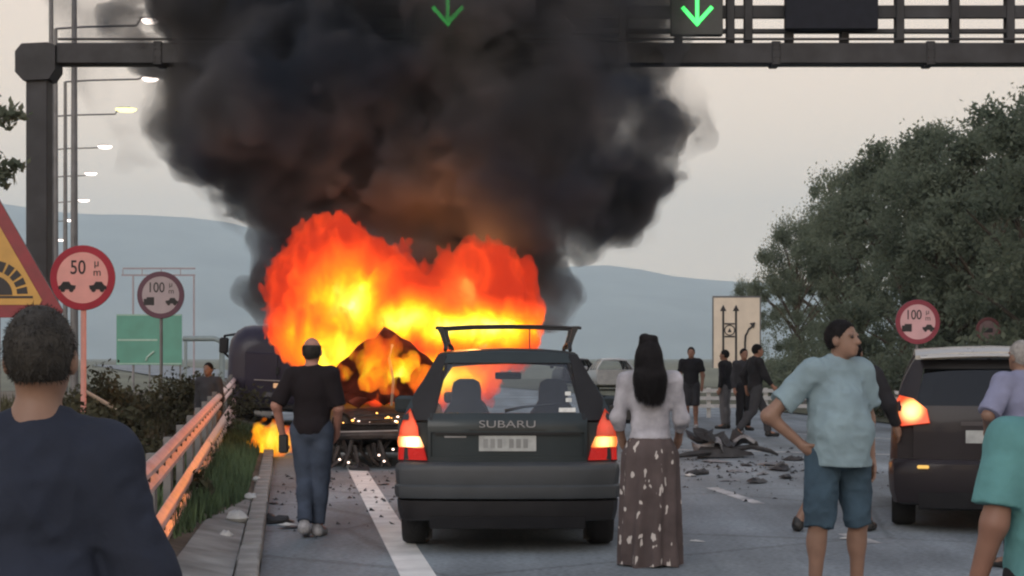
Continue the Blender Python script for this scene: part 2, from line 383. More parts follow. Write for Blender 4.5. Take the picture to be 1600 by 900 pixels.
tag(mt.build('mountain', mat('mountain_scrub', (.19, .21, .19), .95, var=.4, scale=.004, detail=8), smooth=180, fix=False), 'long blue hazy mountain range behind the motorway', 'mountain', kind='structure')

# ------------------------------------------------------------------ guard rail (road face mirrors the fire, base colour tinted to match)
gr = thing('guard_rail', 'double beam steel guard rail along the verge tinted pinkish orange like firelight', 'guard rail', (railx(12), 12, .1))
RAILM = mat('fire_tinted_rail_steel', (.82, .56, .53), .40, metal=.75, var=.18, scale=4, rvar=.12)  # pink of the firelight is put into the base colour
def beam(d0, d1, zt, zb, rise0):
    m = MB(); rings = []
    for i in range(9):
        d = d0 + (d1 - d0) * i / 8; x = railx(d); up = .0088 * max(0, d - 11.8)
        T, B = zt + up, zb + up * .1 if zb < .3 else zb + up
        H = T - B; pr = [(-.02, 0), (.0, .03), (.06, .10), (.10, .18), (.10, .32), (.03, .44), (.0, .5), (.03, .56), (.10, .68), (.10, .82), (.06, .90), (.0, .97), (-.02, 1)]
        ring = [(x + q * .42, d, B + H * t) for q, t in pr] + [(x + q * .42 - .006, d, B + H * t) for q, t in reversed(pr)]
        rings.append(ring)
    m.loft(rings); return m
inv = Matrix.Translation(-Vector(gr.location))
def par(o, p):
    o.parent = p; o.location = Vector(o.location) - Vector(p.location); return o
for k in range(10):
    d0, d1 = 4 + 4 * k, 8 + 4 * k - .01
    for zt, zb in ((.86, .64), (.43, .16)):
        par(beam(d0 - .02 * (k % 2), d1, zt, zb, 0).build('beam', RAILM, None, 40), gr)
bm_ = MB(); bm_.lathe([(.001, -.01), (.022, -.006), (.026, 0), (.018, .012), (.001, .016)], 8, 'x'); bme = bm_.mesh('bolt'); bme.materials.append(mat('dark_bolt', (.10, .06, .05), .6, metal=.5))
pm = MB(); pm.box(-.06, .0, -.05, .05, -.3, .84); pme = pm.mesh('post'); pme.materials.append(POST)
for k in range(36):
    d = 8 + k * .8; up = .0088 * max(0, d - 11.8)
    for z in (.75 + up, .295 + up * .5):
        o = link('bolt', bme, None, gr, 40); o.location = Vector((railx(d) + .006, d, z)) - Vector(gr.location)
for k in range(19):
    d = 4.5 + 2 * k; o = link('post', pme, None, gr); o.location = Vector((railx(d) - .03, d, .012 * max(0, d - 11.8))) - Vector(gr.location)

# white three rail barrier far right, behind the bystanders
WRAIL = mat('white_rail', (.62, .62, .6), .5, var=.15)
wb = thing('barrier', 'white three rail barrier behind the bystanders at the exit', 'barrier', (6, 45.5, 0))
for z in (.3, .5, .69):
    m = MB(); m.box(-2.6, 5, -.03, .03, z - .045, z + .045); m.build('rail', WRAIL, wb)
for k in range(6):
    m = MB(); m.box(-2.5 + 1.45 * k, -2.4 + 1.45 * k, .032, .1, 0, .76); m.build('post', WRAIL, wb)
# guard rail along the right verge
gr2 = thing('guard_rail', 'low grey guard rail in front of the roadside trees', 'guard rail', (9.4, 40, 0))
for k in range(5):
    m = MB(); m.loft([[(q - .02 * d, d, B) for q, B in ((0, .42), (-.06, .5), (-.01, .57), (-.06, .64), (0, .72), (.02, .72), (.02, .42))] for d in (-22 + 8 * k, -14 + 8 * k - .01)]); m.build('beam', GALV, gr2, 40)
for k in range(11):
    m = MB(); d = -21 + 3.7 * k; m.box(.03 - .02 * d, .1 - .02 * d, d - .05, d + .05, 0, .74); m.build('post', POST, gr2)

# ------------------------------------------------------------------ overhead gantry
GD = 27.5
gt = thing('gantry', 'dark steel overhead lane signal gantry spanning the motorway', 'gantry', (X(61, GD), GD, 0))
O = Vector(gt.location)
def gbox(name, x0, x1, y0, y1, yd0, yd1, m=STEEL, parent=gt, b=.012):
    q = MB(); a, c = P(x0, y1, GD), P(x1, y0, GD)
    q.bbox(a.x - O.x, c.x - O.x, yd0, yd1, a.z, c.z, b); return q.build(name, m, parent, 40)
gbox('column', 45, 78, 127, 713, -.17, .17)
q = MB(); pts = [(30, 84), (40, 72), (80, 70), (92, 74), (92, 112), (82, 127), (42, 129), (30, 116)]
q.poly_y([(P(x, y, GD).x - O.x, P(x, y, GD).z) for x, y in pts], -.24, .24); q.build('corner_joint', STEEL, gt, 40)
gbox('beam', 92.5, 1980, 70, 102, -.19, .19)
gbox('column', 1980.5, 2014, 60, 713, -.17, .17)
for nm, y0, y1, yd in (('rail_bar', 46.5, 54, -.10), ('rail_bar', 10, 30.5, -.10), ('rail_bar', -28, -8, -.10), ('top_chord', -90, -62, -.16)):
    gbox(nm, 560, 1978, y0, y1, yd, -yd - .02 if yd < -.12 else yd + .07)
for x in [565, 640, 715, 801, 887, 973, 1059, 1140, 1168, 1232, 1318, 1404, 1490, 1576, 1662, 1748, 1834, 1920]:
    gbox('lattice_post', x - 6.5, x + 6.5, -61.5, 69.5, -.135, -.104)
    gbox('lattice_post', x - 5, x + 5, -61.5, 69.5, .09, .14)
for x in range(250, 1960, 240):          # flange joints and their bolts, cable conduit
    jp = gbox('joint_plate', x - 7, x + 7, 67.5, 104.5, -.205, .205)
    for yb in (73, 80, 92, 99):
        for dx in (-4, 4): gbox('bolt', x + dx - 1.2, x + dx + 1.2, yb - 1.2, yb + 1.2, -.222, -.206, parent=jp, b=.002)
gbox('conduit', 95, 1970, 62.5, 66, -.19, -.155, b=.004)
gbox('base_plate', 36, 87, 702, 713.5, -.28, .28)
gbox('cabinet', 51, 73, 600, 650, -.3, -.172)
sgn = gbox('sign_panel', 1222, 1365, -110, 52, -.36, -.18, mat('dark_panel', (.016, .018, .026), .7, var=.2, spec=.15))
gbox('panel_bracket', 1230, 1238, -60, 40, -.178, -.137); gbox('panel_bracket', 1350, 1358, -60, 40, -.178, -.137)
SIGB = mat('signal_housing', (.03, .035, .036), .5, var=.2)
def signal(cx, glow, half):
    root = gbox('lane_signal', cx - half, cx + half, -85, 62, -.4, -.22, SIGB)
    m = mat('green_led_%d' % cx, (.05, .3, .08), .5, emit=(.06, 1, .16), es=glow, var=.05)
    q = MB()
    def bar(x0, y0, x1, y1, wd, name, pl=-.41):
        a, c = P(x0, y0, GD) - O, P(x1, y1, GD) - O; d = (c - a); d.y = 0; n_ = Vector((-d.z, 0, d.x)).normalized() * wd / 2
        k = MB(); k.poly_y([((a + n_).x, (a + n_).z), ((c + n_).x, (c + n_).z), ((c - n_).x, (c - n_).z), ((a - n_).x, (a - n_).z)], pl, pl + .009); k.build(name, m, root)
    bar(cx, -45, cx, 42, .055, 'arrow_shaft', -.413); bar(cx - 23, 19, cx + 2, 47, .06, 'arrow_head'); bar(cx + 23, 19, cx - 1.6, 46, .06, 'arrow_head', -.422)
    return root
signal(1085, 1.5, 40); signal(701, 2.2, 48)

# ------------------------------------------------------------------ round and triangular road signs
RED = mat('sign_red', (.42, .025, .05), .5, var=.12, scale=3)
def round_sign(cx, cy, rp_, D, label, txt, facec, redm, postm, truck, brace=False, vis=True):
    s = F / D; r = rp_ / s; zc = Z(cy, D)
    t = thing('road_sign', label, 'road sign', (X(cx, D), D, 0), 0, 'following distance signs')
    fm = mat('sign_face_%d' % cx, facec, .45, var=.08, scale=4)
    m = MB(); m.lathe([(r - .02, .025), (r, .022), (r, .004), (r - .02, 0)], 40, 'y', (0, 0, zc)); m.build('plate', POST, t, 30)
    m = MB(); rings = []
    for k in range(48):
        a = 2 * math.pi * k / 48; ca, sa = math.cos(a), math.sin(a)
        rings.append([(ca * q, y, zc + sa * q) for q, y in ((r * .995, -.001), (r * .985, -.008), (r * .79, -.008), (r * .78, -.001))])
    rings.append(rings[0]); m.loft(rings, caps=False); m.build('red_border', redm, t, 30)
    m = MB(); m.lathe([(.001, -.0062), (r * .785, -.006), (r * .785, -.001)], 40, 'y', (0, 0, zc)); m.build('face', fm, t, 30)
    h = r * .5
    text('numerals', txt, h * 1.2, (-.1 * r * len(txt) / 2 - .04 * r, -.009, zc + r * .3), BLK, t, ext=.001, bold=.004 * r, sx=.82)
    text('unit_letter', 'µ', h * .66, (r * .43, -.009, zc + r * .45), BLK, t, ext=.001); text('unit_letter', 'm', h * .66, (r * .45, -.009, zc + r * .16), BLK, t, ext=.001)
    def carsym(x0, sx, lorry):
        m = MB()
        if lorry: pts = [(-.24, -.17), (.2, -.17), (.2, .17), (-.12, .17), (-.12, .1), (-.24, .1)]
        else: pts = [(-.27, -.1), (.24, -.1), (.27, .02), (.13, .04), (.06, .14), (-.12, .14), (-.2, .03), (-.27, .0)]
        m.poly_y([(x0 + p[0] * r * sx, zc - r * .26 + p[1] * r) for p in pts], -.0092, -.0065)
        for wx in (-.13, .13):
            m.poly_y([(x0 + wx * r + .075 * r * math.cos(a), zc - r * .37 + .075 * r * math.sin(a)) for a in [k * .785 for k in range(8)]], -.0098, -.0094)
        m.build('vehicle_symbol', BLK, t)
    carsym(-.47 * r, 1, truck); carsym(.47 * r, -1, False)
    m = MB(); m.tube([(0, .055, -.1), (0, .055, zc + r * .8)], .032 if not brace else .04, 10); m.build('post', postm, t, 60)
    if brace:
        m = MB(); m.tube([(.02, .06, 1.05), (.42, .5, .75)], .03, 8); m.build('brace', mat('pale_brace', (.5, .46, .4), .6, var=.1), t, 60)
    return t
PINK = mat('pink_lit_post', (.75, .36, .32), .45, var=.1)  # pink light on the post is put into its colour
round_sign(129, 434, 51, 25, 'round sign tinted by painted salmon light reading 50 with two cars, before the gantry column', '50', (.92, .44, .40), RED, PINK, False, True)  # pink light on the sign face is put into its colour
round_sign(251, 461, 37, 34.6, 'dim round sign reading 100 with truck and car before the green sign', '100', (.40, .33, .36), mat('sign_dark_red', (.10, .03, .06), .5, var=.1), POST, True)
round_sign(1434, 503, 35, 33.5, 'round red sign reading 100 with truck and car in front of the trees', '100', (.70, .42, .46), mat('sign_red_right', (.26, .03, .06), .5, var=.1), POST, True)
# far small round sign
D = 36; t = thing('road_sign', 'small faded round sign rising behind the dark car roof', 'road sign', (X(1544, D), D, 0)); zc = Z(515, D)
m = MB(); m.lathe([(.001, -.01), (.175, -.009), (.18, .01), (.001, .02)], 28, 'y', (0, 0, zc)); m.build('face', mat('faded_pink', (.22, .15, .16), .6), t, 30)
m = MB(); rings = [[(math.cos(a) * q, y, zc + math.sin(a) * q) for q, y in ((.248, .0), (.245, -.015), (.188, -.015), (.185, 0))] for a in [2 * math.pi * k / 32 for k in range(33)]]; m.loft(rings, caps=False); m.build('red_border', mat('faded_red', (.16, .05, .06), .6), t, 30)
m = MB(); m.box(-.09, .09, -.0145, -.0115, zc - .06, zc + .03); m.build('vehicle_symbol', BLK, t)
m = MB(); m.tube([(0, .05, 0), (0, .05, zc + .16)], .025, 8); m.build('post', POST, t, 60)

# yellow tunnel warning triangle
D = 15.6; cx, ty, by_ = -10, 303, 493; s = F / D
t = thing('warning_sign', 'yellow triangular tunnel warning sign with red border', 'road sign', (X(cx, D), D, 0))
hb = (by_ - ty) / s; hw = hb / 1.74; zb = Z(by_, D)
def tri(k, yy0, yy1, name, m_, lift=0):
    c = zb + hb / 3; q = MB(); pts = []
    for (x_, z_) in ((-hw, zb), (hw, zb), (0, zb + hb)):
        v = Vector((x_, z_ - c)) * k
        for a in (-.05, .05):
            nx = Vector((v.x * math.cos(a) - v.y * math.sin(a), v.x * math.sin(a) + v.y * math.cos(a))) * .97
            pts.append((nx.x, nx.y + c))
    q.poly_y(pts, yy0, yy1); return q.build(name, m_, t)
tri(1, 0, .02, 'plate', POST); tri(.995, -.006, -.001, 'red_border', mat('triangle_red', (.20, .02, .03), .5, var=.15)); tri(.70, -.012, -.007, 'face', mat('sign_yellow', (.48, .27, .06), .5, var=.12))
zc0 = Z(461, D); r0, r1, r2 = 30 / s, 34 / s, 54 / s
q = MB(); q.poly_y([(r0 * math.cos(a), zc0 + r0 * math.sin(a)) for a in [math.pi * k / 16 for k in range(17)]], -.0165, -.0125); q.build('tunnel_mouth', BLK, t)
for k in range(11):
    a0, a1 = math.pi * (k + .14) / 11, math.pi * (k + .86) / 11
    q = MB(); q.poly_y([(r * math.cos(a), zc0 + r * math.sin(a)) for r, a in ((r1 + .02, a0), (r2, a0), (r2, a1), (r1 + .02, a1))], -.0165, -.0125); q.build('arch_stone', BLK, t)
q = MB(); q.box(-62 / s, 62 / s, -.0165, -.0125, zc0 - 5 / s, zc0 - 1.5 / s); q.build('ground_bar', BLK, t)
q = MB(); q.tube([(0, .07, 0), (0, .07, zb + hb * .8)], .04, 10); q.build('post', POST, t, 60)

# tall cream diagram board on the right
D = 62; t = thing('diagram_board', 'tall cream sign board with black lane arrows beside the trees', 'sign', (X(1151, D), D, 0)); s = F / D
def bx(name, x0, x1, y0, y1, a, b, m_):
    q = MB(); q.box(X(x0, D) - t.location.x, X(x1, D) - t.location.x, a, b, Z(y1, D), Z(y0, D)); return q.build(name, m_, t)
bx('panel', 1115, 1187, 465, 575, 0, .05, mat('cream_panel', (.72, .62, .50), .6, var=.08, scale=2))
bx('frame_bar', 1113.5, 1188.5, 462.5, 465, -.01, .06, POST); bx('frame_bar', 1113, 1115, 465, 575, -.01, .06, POST); bx('frame_bar', 1187, 1189, 465, 575, -.01, .06, POST)
for x in (1130, 1150):
    bx('arrow_shaft', x - 1.6, x + 1.6, 484, 572, -.012, -.002, BLK)
    q = MB(); q.poly_y([(X(x + a, D) - t.location.x, Z(484 + b, D)) for a, b in ((-5, 2), (5, 2), (0, -8))], -.014, -.003); q.build('arrow_head', BLK, t)
for y in (506, 526): bx('link_bar', 1132, 1148, y - 1.2, y + 1.2, -.0115, -.0025, BLK)
q = MB(); c = (X(1140, D) - t.location.x, Z(516, D)); rings = [[(c[0] + math.cos(a) * q_, y_, c[1] + math.sin(a) * q_) for q_, y_ in ((.19, -.003), (.19, -.016), (.155, -.016), (.155, -.003))] for a in [2 * math.pi * k / 24 for k in range(25)]]; q.loft(rings, caps=False); q.build('ring_symbol', BLK, t)
q = MB(); q.poly_y([(c[0] - .07, c[1] - .07), (c[0] + .07, c[1] - .07), (c[0], c[1] + .08)], -.015, -.003); q.build('triangle_symbol', BLK, t)
q = MB(); q.tube([(X(x, D) - t.location.x, -.012, Z(y, D)) for x, y in ((1164, 572), (1164, 535), (1165, 524), (1170, 514), (1176, 509))], .035, 6); q.build('branch_arrow', BLK, t)
q = MB(); q.poly_y([(X(x, D) - t.location.x, Z(y, D)) for x, y in ((1171, 505), (1180, 503.5), (1177, 513))], -.05, -.03); q.build('arrow_head', BLK, t)
for x in (1125, 1178): bx('post', x - 2, x + 2, 500, 628, .052, .14, POST)

# green direction sign on the left
D = 70; t = thing('direction_sign', 'teal green direction sign board on thin posts behind the left signs', 'sign', (X(232, D), D, 0)); GRN = mat('sign_green', (.09, .27, .21), .55, var=.12, scale=1.5)
bx('panel', 182, 284, 491, 570, 0, .06, GRN)
PALE = mat('pale_sign_paint', (.35, .48, .42), .6, var=.1)
bx('divider', 184, 246, 530, 532.5, -.01, -.002, PALE); bx('border', 182.5, 283.5, 491.5, 493, -.01, -.002, PALE); bx('border', 182.5, 283.5, 567.5, 569, -.01, -.002, PALE)
q = MB(); q.tube([(X(x, D) - t.location.x, -.02, Z(y, D)) for x, y in ((228, 564), (230, 558), (236, 553), (241, 549))], .04, 6); q.build('arrow', PALE, t)
for x in (208, 233, 281): bx('post', x - 1.2, x + 1.2, 540, 624, .062, .14, POST)
# thin far sign portal behind it
D = 120; t = thing('sign_portal', 'thin distant steel portal frame above the green sign', 'gantry', (X(255, D), D, 0)); THIN = mat('thin_grey_steel', (.28, .24, .27), .6, var=.1)
for x in (208, 303): bx('post', x - 1.2, x + 1.2, 431, 596, -.06, .06, THIN)
for y in (419.5, 430): bx('beam', 190 if y > 425 else 192, 305, y - 1.3, y + 1.3, -.05, .05, THIN)
for x in (192, 222, 252, 282): bx('strut', x - .6, x + .6, 421, 428.6, -.03, .03, THIN)
# grey height bar by the van
D = 60; t = thing('height_bar', 'grey steel height bar with bent end beside the dark van', 'barrier', (X(290, D), D, 0)); HB = mat('grey_green_steel', (.20, .25, .26), .6, var=.1)
q = MB(); q.tube([(X(x, D) - t.location.x, 0, Z(y, D)) for x, y in ((286, 529), (335, 529), (343, 532), (347, 540), (347, 630))], .09, 8); q.build('bent_bar', HB, t, 60)
bx('post', 288, 292, 533, 628, -.06, .06, HB)

# ------------------------------------------------------------------ street lamps in a receding row
def lamp(x, y, px_, py_, D, label, glow, colr, rad):
    t = thing('street_lamp', label, 'street lamp', (X(px_, D), D, 0), 0, 'street lamps along the motorway')
    top = Z(py_, D); hx = X(x, D) - t.location.x; hz = Z(y, D)
    m = MB(); m.tube([(0, 0, -.2), (0, 0, 1), (0, 0, top)], [.12, .1, .06], 8); m.build('pole', POST, t, 60)
    m = MB(); m.tube([(0, 0, top), (hx * .3, 0, top + .06), (hx * .85, 0, top + .1), (hx - .3, 0, hz + .05)], .035, 6); m.build('arm', POST, t, 60)
    m = MB(); m.bbox(hx - .34, hx + .2, -.11, .11, hz + .02, hz + .1, .03); m.build('lamp_head', POST, t, 40)
    m = MB(); m.lathe([(.01, -.12), (.16 * rad, -.09), (.23 * rad, -.02), (.24 * rad, .018)], 14, 'z', (hx, 0, hz)); m.build('lens', mat('lamp_%s' % glow, colr, .4, emit=colr, es=glow, var=.02), t, 60)
    return t
WH = (1, .86, .78); YE = (1, .86, .28)
rows = [(235, 32, 87, 45, 56, 'tall street lamp lit white inside the upper smoke edge', 3, WH, 1.2), (235, 123, 102, 128, 66.5, 'street lamp lit white just below the gantry beam', 3, WH, 1.3),
        (197, 171, 83, 182, 76, 'street lamp glowing yellow beside the gantry column', 2.2, YE, 1.9), (164, 229, 83, 234, 90, 'street lamp lit white next after the yellow lamp', 3, WH, 1.5),
        (142, 271, 85, 277, 104, 'street lamp lit white second after the yellow lamp', 3, WH, 1.5), (131, 313, 88, 317, 118, 'street lamp lit white third after the yellow lamp', 3, WH, 1.6),
        (110, 344, 84, 347, 137, 'street lamp lit white fourth after the yellow lamp', 3, WH, 1.6), (96, 375, 78, 377, 160, 'street lamp lit white fifth after the yellow lamp', 3, WH, 1.7),
        (82, 401, 70, 403, 186, 'farthest street lamp of the row above the salmon sign', 3, WH, 1.8)]
for r_ in rows: lamp(*r_)
lamp(240, -60, 116, -45, 42, 'nearest thick lamp post of the row with its lamp above the gantry', 3.0, WH, 1.0)
lamp(240, -14 - 30, 80, -40, 50, 'second thick lamp post of the row standing close behind the gantry column', 3.0, WH, 1.0)

# ------------------------------------------------------------------ trees and shrubs
LEAF = mat('tree_leaf', (.11, .145, .11), .75, var=.4, scale=.55, c2=(.20, .23, .17), spec=.25)
def leafy(m, c):
    n = m.node_tree.nodes; l = m.node_tree.links; b = n['Principled BSDF']; o = [q for q in n if q.type == 'OUTPUT_MATERIAL'][0]
    t = n.new('ShaderNodeBsdfTranslucent'); t.inputs[0].default_value = (*c, 1); x = n.new('ShaderNodeMixShader'); x.inputs[0].default_value = .5
    l.new(b.outputs[0], x.inputs[1]); l.new(t.outputs[0], x.inputs[2]); l.new(x.outputs[0], o.inputs[0])
leafy(LEAF, (.18, .22, .15))
LEAF2 = mat('shrub_leaf', (.045, .05, .03), .8, var=.45, scale=1.2, c2=(.085, .08, .045), spec=.2)
BARK = mat('bark', (.07, .055, .04), .9, var=.3, scale=6, bump=.6, bscale=12)
def leaves(name, clumps, size, asp=.6):
    Vs = []
    for c, r, n in clumps:
        d = rng.normal(size=(n, 3)); d /= np.linalg.norm(d, axis=1)[:, None]
        p = np.array(c) + d * np.array(r) * (rng.random(n) ** .45)[:, None] * (1 + .25 * rng.normal(size=(n, 1)))
        a = rng.normal(size=(n, 3)); a /= np.linalg.norm(a, axis=1)[:, None]
        b = np.cross(a, rng.normal(size=(n, 3))); b /= np.linalg.norm(b, axis=1)[:, None]
        s_ = size * rng.uniform(.6, 1.3, (n, 1)); a = a * s_; b = b * s_ * asp
        Vs.append(np.stack([p - a, p - b * .8 + a * .1, p + a, p + b * .8 + a * .1], 1))
    V = np.concatenate(Vs); n = len(V)
    return np_mesh(name, V.reshape(-1, 3), np.arange(4 * n).reshape(-1, 4))
def tree_proto(seed, H, wx, nclump, nleaf, size, low=.12):
    rr = random.Random(seed); cl = []; limbs = []
    for i in range(nclump):
        t = rr.random() ** .8; z = H * (low + (1 - low) * t) * .97
        env = math.sin(math.pi * min(1, .16 + .84 * (1 - t) ** .75 if t > .35 else .55 + t * .9)) if False else (1.0 if t < .55 else math.sqrt(max(.05, 1 - ((t - .55) / .5) ** 2)))
        a = rr.uniform(0, 6.283); q = rr.random() ** .5 * wx * env
        c = (q * math.cos(a), q * math.sin(a) * .9, z); r = rr.uniform(.10, .2) * wx * rr.choice([.8, 1, 1.5])
        cl.append((c, (r * 1.15, r * 1.1, r * .85), int(nleaf / nclump * rr.uniform(.6, 1.4)))); limbs.append(c)
    for i in range(int(nclump * .35)):      # sparse sprigs breaking the outline
        a = rr.uniform(0, 6.283); t = rr.random(); env = 1.0 if t < .5 else math.sqrt(max(.08, 1 - ((t - .5) / .52) ** 2))
        cl.append(((wx * env * 1.06 * math.cos(a), wx * env * math.sin(a), H * (low + (1 - low) * t)), (.28, .28, .34), int(nleaf / nclump * .12)))
    crown = leaves('crown', cl, size); crown.materials.append(LEAF)
    tr = MB(); tr.tube([(0, 0, -.2), (.05, 0, H * .25), (-.06, .05, H * .5), (.05, 0, H * .85)], [.2, .16, .12, .03], 9)
    for c in limbs[::3]:
        z0 = max(H * .15, c[2] * .6); tr.tube([(0, 0, z0), (c[0] * .5, c[1] * .5, (z0 + c[2]) * .5 + .1), c], [.07, .045, .012], 5)
    trunk = tr.mesh('trunk'); trunk.materials.append(BARK)
    return crown, trunk
protos = [tree_proto(1, 8, 2.7, 80, 34000, .07), tree_proto(2, 8, 3.1, 95, 36000, .07), tree_proto(3, 8, 2.4, 70, 32000, .07)]
def put_tree(k, x, D, H, wsc, label, rz):
    t = thing('broadleaf_tree', label, 'tree', (x, D, -.05), rz, 'roadside trees on the right'); t.scale = (wsc, wsc, H / 8)
    link('crown', protos[k][0], None, t); link('trunk', protos[k][1], None, t, 60)
tl = [(1, 1246, 345, 76, .66, 'shortest roadside tree at the end of the row beside the cream board'), (1, 1340, 258, 63, .78, 'bushy roadside tree second from the cream board'),
      (2, 1415, 214, 55, .95, 'roadside tree third from the cream board'), (0, 1468, 200, 48, .95, 'roadside tree behind the red round sign reading 100'),
      (1, 1548, 190, 46, .9, 'roadside tree standing behind the dark car'), (2, 1625, 138, 38, .95, 'tallest roadside tree reaching towards the gantry beam'),
      (0, 1790, 90, 33, 1.0, 'roadside tree nearest the right gantry column'), (1, 1300, 330, 82, .85, 'back row tree filling behind the second tree'), (2, 1500, 300, 62, 1.2, 'back row tree filling behind the round sign'), (1, 1650, 230, 52, 1.3, 'back row tree rising behind the tallest roadside tree')]
for i, (k, px_, py_, D, wsc, lab) in enumerate(tl): put_tree(k, X(px_, D), D, Z(py_, D), wsc, lab, i * 1.7)
t = thing('broadleaf_tree', 'small round distant tree poking above the cream board', 'tree', (X(1166, 105), 105, 0), 0, 'roadside trees on the right'); t.scale = (.42, .42, Z(441, 105) / 8)
link('crown', protos[1][0], None, t); link('trunk', protos[1][1], None, t, 60)
# tree on the left whose twigs reach into the frame
cl = [((X(6, 20), 20, Z(182, 20)), (.22, .25, .16), 120), ((X(20, 20), 20, Z(176, 20)), (.12, .15, .08), 40), ((X(2, 20), 20, Z(268, 20)), (.2, .25, .2), 130), ((X(26, 20), 20, Z(258, 20)), (.12, .12, .07), 40)]
for i in range(36): a = random.uniform(0, 6.28); q = random.random() ** .5; cl.append(((-7.6 + 1.35 * q * math.cos(a), 20 + 1.8 * q * math.sin(a), random.uniform(2.6, 6.4)), (.5, .5, .4), 420))
t = thing('broadleaf_tree', 'tree beside the warning triangle whose leafy twigs reach towards the gantry column', 'tree', (-7.6, 20, .2))
me = leaves('crown', [((c[0] + 7.6, c[1] - 20, c[2] - .2), r, n) for c, r, n in cl], .06); link('crown', me, LEAF, t)
tr = MB(); tr.tube([(0, 0, -.3), (.1, 0, 2), (0, 0, 4), (.1, 0, 6)], [.16, .13, .09, .02], 8)
for y in (180, 265): tr.tube([(0, 0, Z(y, 20) - 1.2), (.9, 0, Z(y, 20) - .5), (X(14, 20) + 7.6, 0, Z(y, 20) - .2)], [.05, .03, .008], 5)
tr.build('trunk', BARK, t, 60)
# shrubs on the left bank and below the trees on the right
def shrub(px_, D, wd, H, label, n=2600, size=.05, m=LEAF2, grp='shrubs on the left bank', z0=None):
    x = X(px_, D); z0 = bank_h(x, D) if z0 is None else z0
    t = thing('shrub', label, 'shrub', (x, D, z0 - .05), random.uniform(0, 6), grp); cl = []
    for i in range(14):
        a = random.uniform(0, 6.28); q = random.random() ** .5 * wd * .5; cl.append(((q * math.cos(a), q * math.sin(a), H * random.uniform(.2, .85) * (1 - .5 * (2 * q / wd) ** 2)), (wd * .22, wd * .22, H * .26), n // 14))
    link('foliage', leaves('foliage', cl, size), m, t)
    tr = MB()
    for i in range(6): tr.tube([(0, 0, -.05), (cl[i][0][0] * .5, cl[i][0][1] * .5, H * .3), cl[i][0]], [.03, .02, .006], 5)
    tr.build('stem', BARK, t, 60)
shrub(165, 27, 1.2, 1.35, 'dark spiky shrub beside the pale brace of the salmon sign')
shrub(150, 22, 1.3, .9, 'low brown shrub in front of the salmon sign post'); shrub(222, 22, 1.3, .62, 'low dark shrub behind the middle of the guard rail'); shrub(265, 30, 2.0, 1.15, 'rounded dark shrub below the green direction sign')
shrub(318, 34, 1.9, 1.2, 'rounded dark shrub beside the dark van'); shrub(205, 17, 1.2, .5, 'low dry shrub close behind the near guard rail'); shrub(190, 36, 2.2, .9, 'wide low shrub beneath the green sign posts')
for i, (px_, D, wd, H, lab) in enumerate([(1225, 70, 3.2, 1.9, 'grey green shrub at the end of the tree row'), (1300, 58, 3.4, 2.2, 'dense shrub under the second roadside tree'), (1365, 50, 3.2, 2.2, 'dense shrub under the third roadside tree'), (1440, 44, 3.2, 2.2, 'dense shrub behind the red round sign post'), (1545, 45, 3.2, 2.2, 'dense shrub behind the dark car'), (1600, 33, 3, 2.2, 'dense shrub below the tallest roadside tree')]):
    shrub(px_, D, wd, H, lab, 5200, .075, LEAF, 'shrubs below the roadside trees', 0)
rv = MB(); rv.sheet(lambda u, v: (right(10 + 110 * v) + 9 * u, 10 + 110 * v, .03 + .12 * u), 6, 30)
tag(rv.build('verge', mat('right_verge', (.07, .075, .045), .95, var=.5, scale=.7, bump=.6, bscale=8), smooth=180, fix=False), 'grassy verge under the roadside trees', 'verge', kind='structure')
# ================================================================== VEHICLES
TYRE = mat('tyre_rubber', (.014, .014, .015), .85, var=.3, bump=.3, bscale=60)
RIM = mat('rim_metal', (.3, .3, .31), .35, metal=.7)
PLAST = mat('grey_bumper_plastic', (.036, .042, .048), .52, var=.15, scale=4, bump=.1, bscale=200)
TRIM = mat('black_trim', (.014, .014, .016), .5, var=.2, spec=.25)
CLEAR = glass('car_glass', (.95, .96, .96), .05); TINT = glass('tinted_glass', (.10, .11, .12), .045)
SEATM = mat('seat_fabric', (.045, .047, .052), .9, var=.2, scale=12)
def swp(path, prof):       # sweep an outward profile along a plan path
    path = [Vector(p) for p in path]; rings = []
    for i, p in enumerate(path):
        d = path[min(i + 1, len(path) - 1)] - path[max(i - 1, 0)]; n = Vector((d.y, -d.x)).normalized()
        rings.append([(p.x + n.x * o, p.y + n.y * o, z) for z, o in prof])
    m = MB(); m.loft(rings); return m
def wheel(t, x, y, r=.33, wd=.21):
    s = 1 if x > 0 else -1; m = MB()
    m.lathe([(r * .6, -wd / 2), (r * .93, -wd / 2), (r * .985, -wd * .36), (r, -wd * .2), (r, wd * .2), (r * .985, wd * .36), (r * .93, wd / 2), (r * .6, wd / 2)], 30, 'x'); w_ = m.build('wheel', TYRE, t, 40); w_.location = (x, y, r)
    m = MB(); m.lathe([(.02, s * wd * .46), (r * .2, s * wd * .48), (r * .3, s * wd * .40), (r * .56, s * wd * .40), (r * .62, s * wd * .49), (r * .62, s * wd * .2)], 24, 'x'); m.build('rim', RIM, w_, 40)
def ring_body(y, wd, zb, zt):
    h = [(wd * .82, zb), (wd * .96, zb + .05), (wd, zb + .2), (wd, (zb + zt) * .5), (wd * .985, zt - .12), (wd * .955, zt - .02), (wd * .9, zt)]
    return [(x, y, z) for x, z in h] + [(-x, y, z) for x, z in reversed(h)]
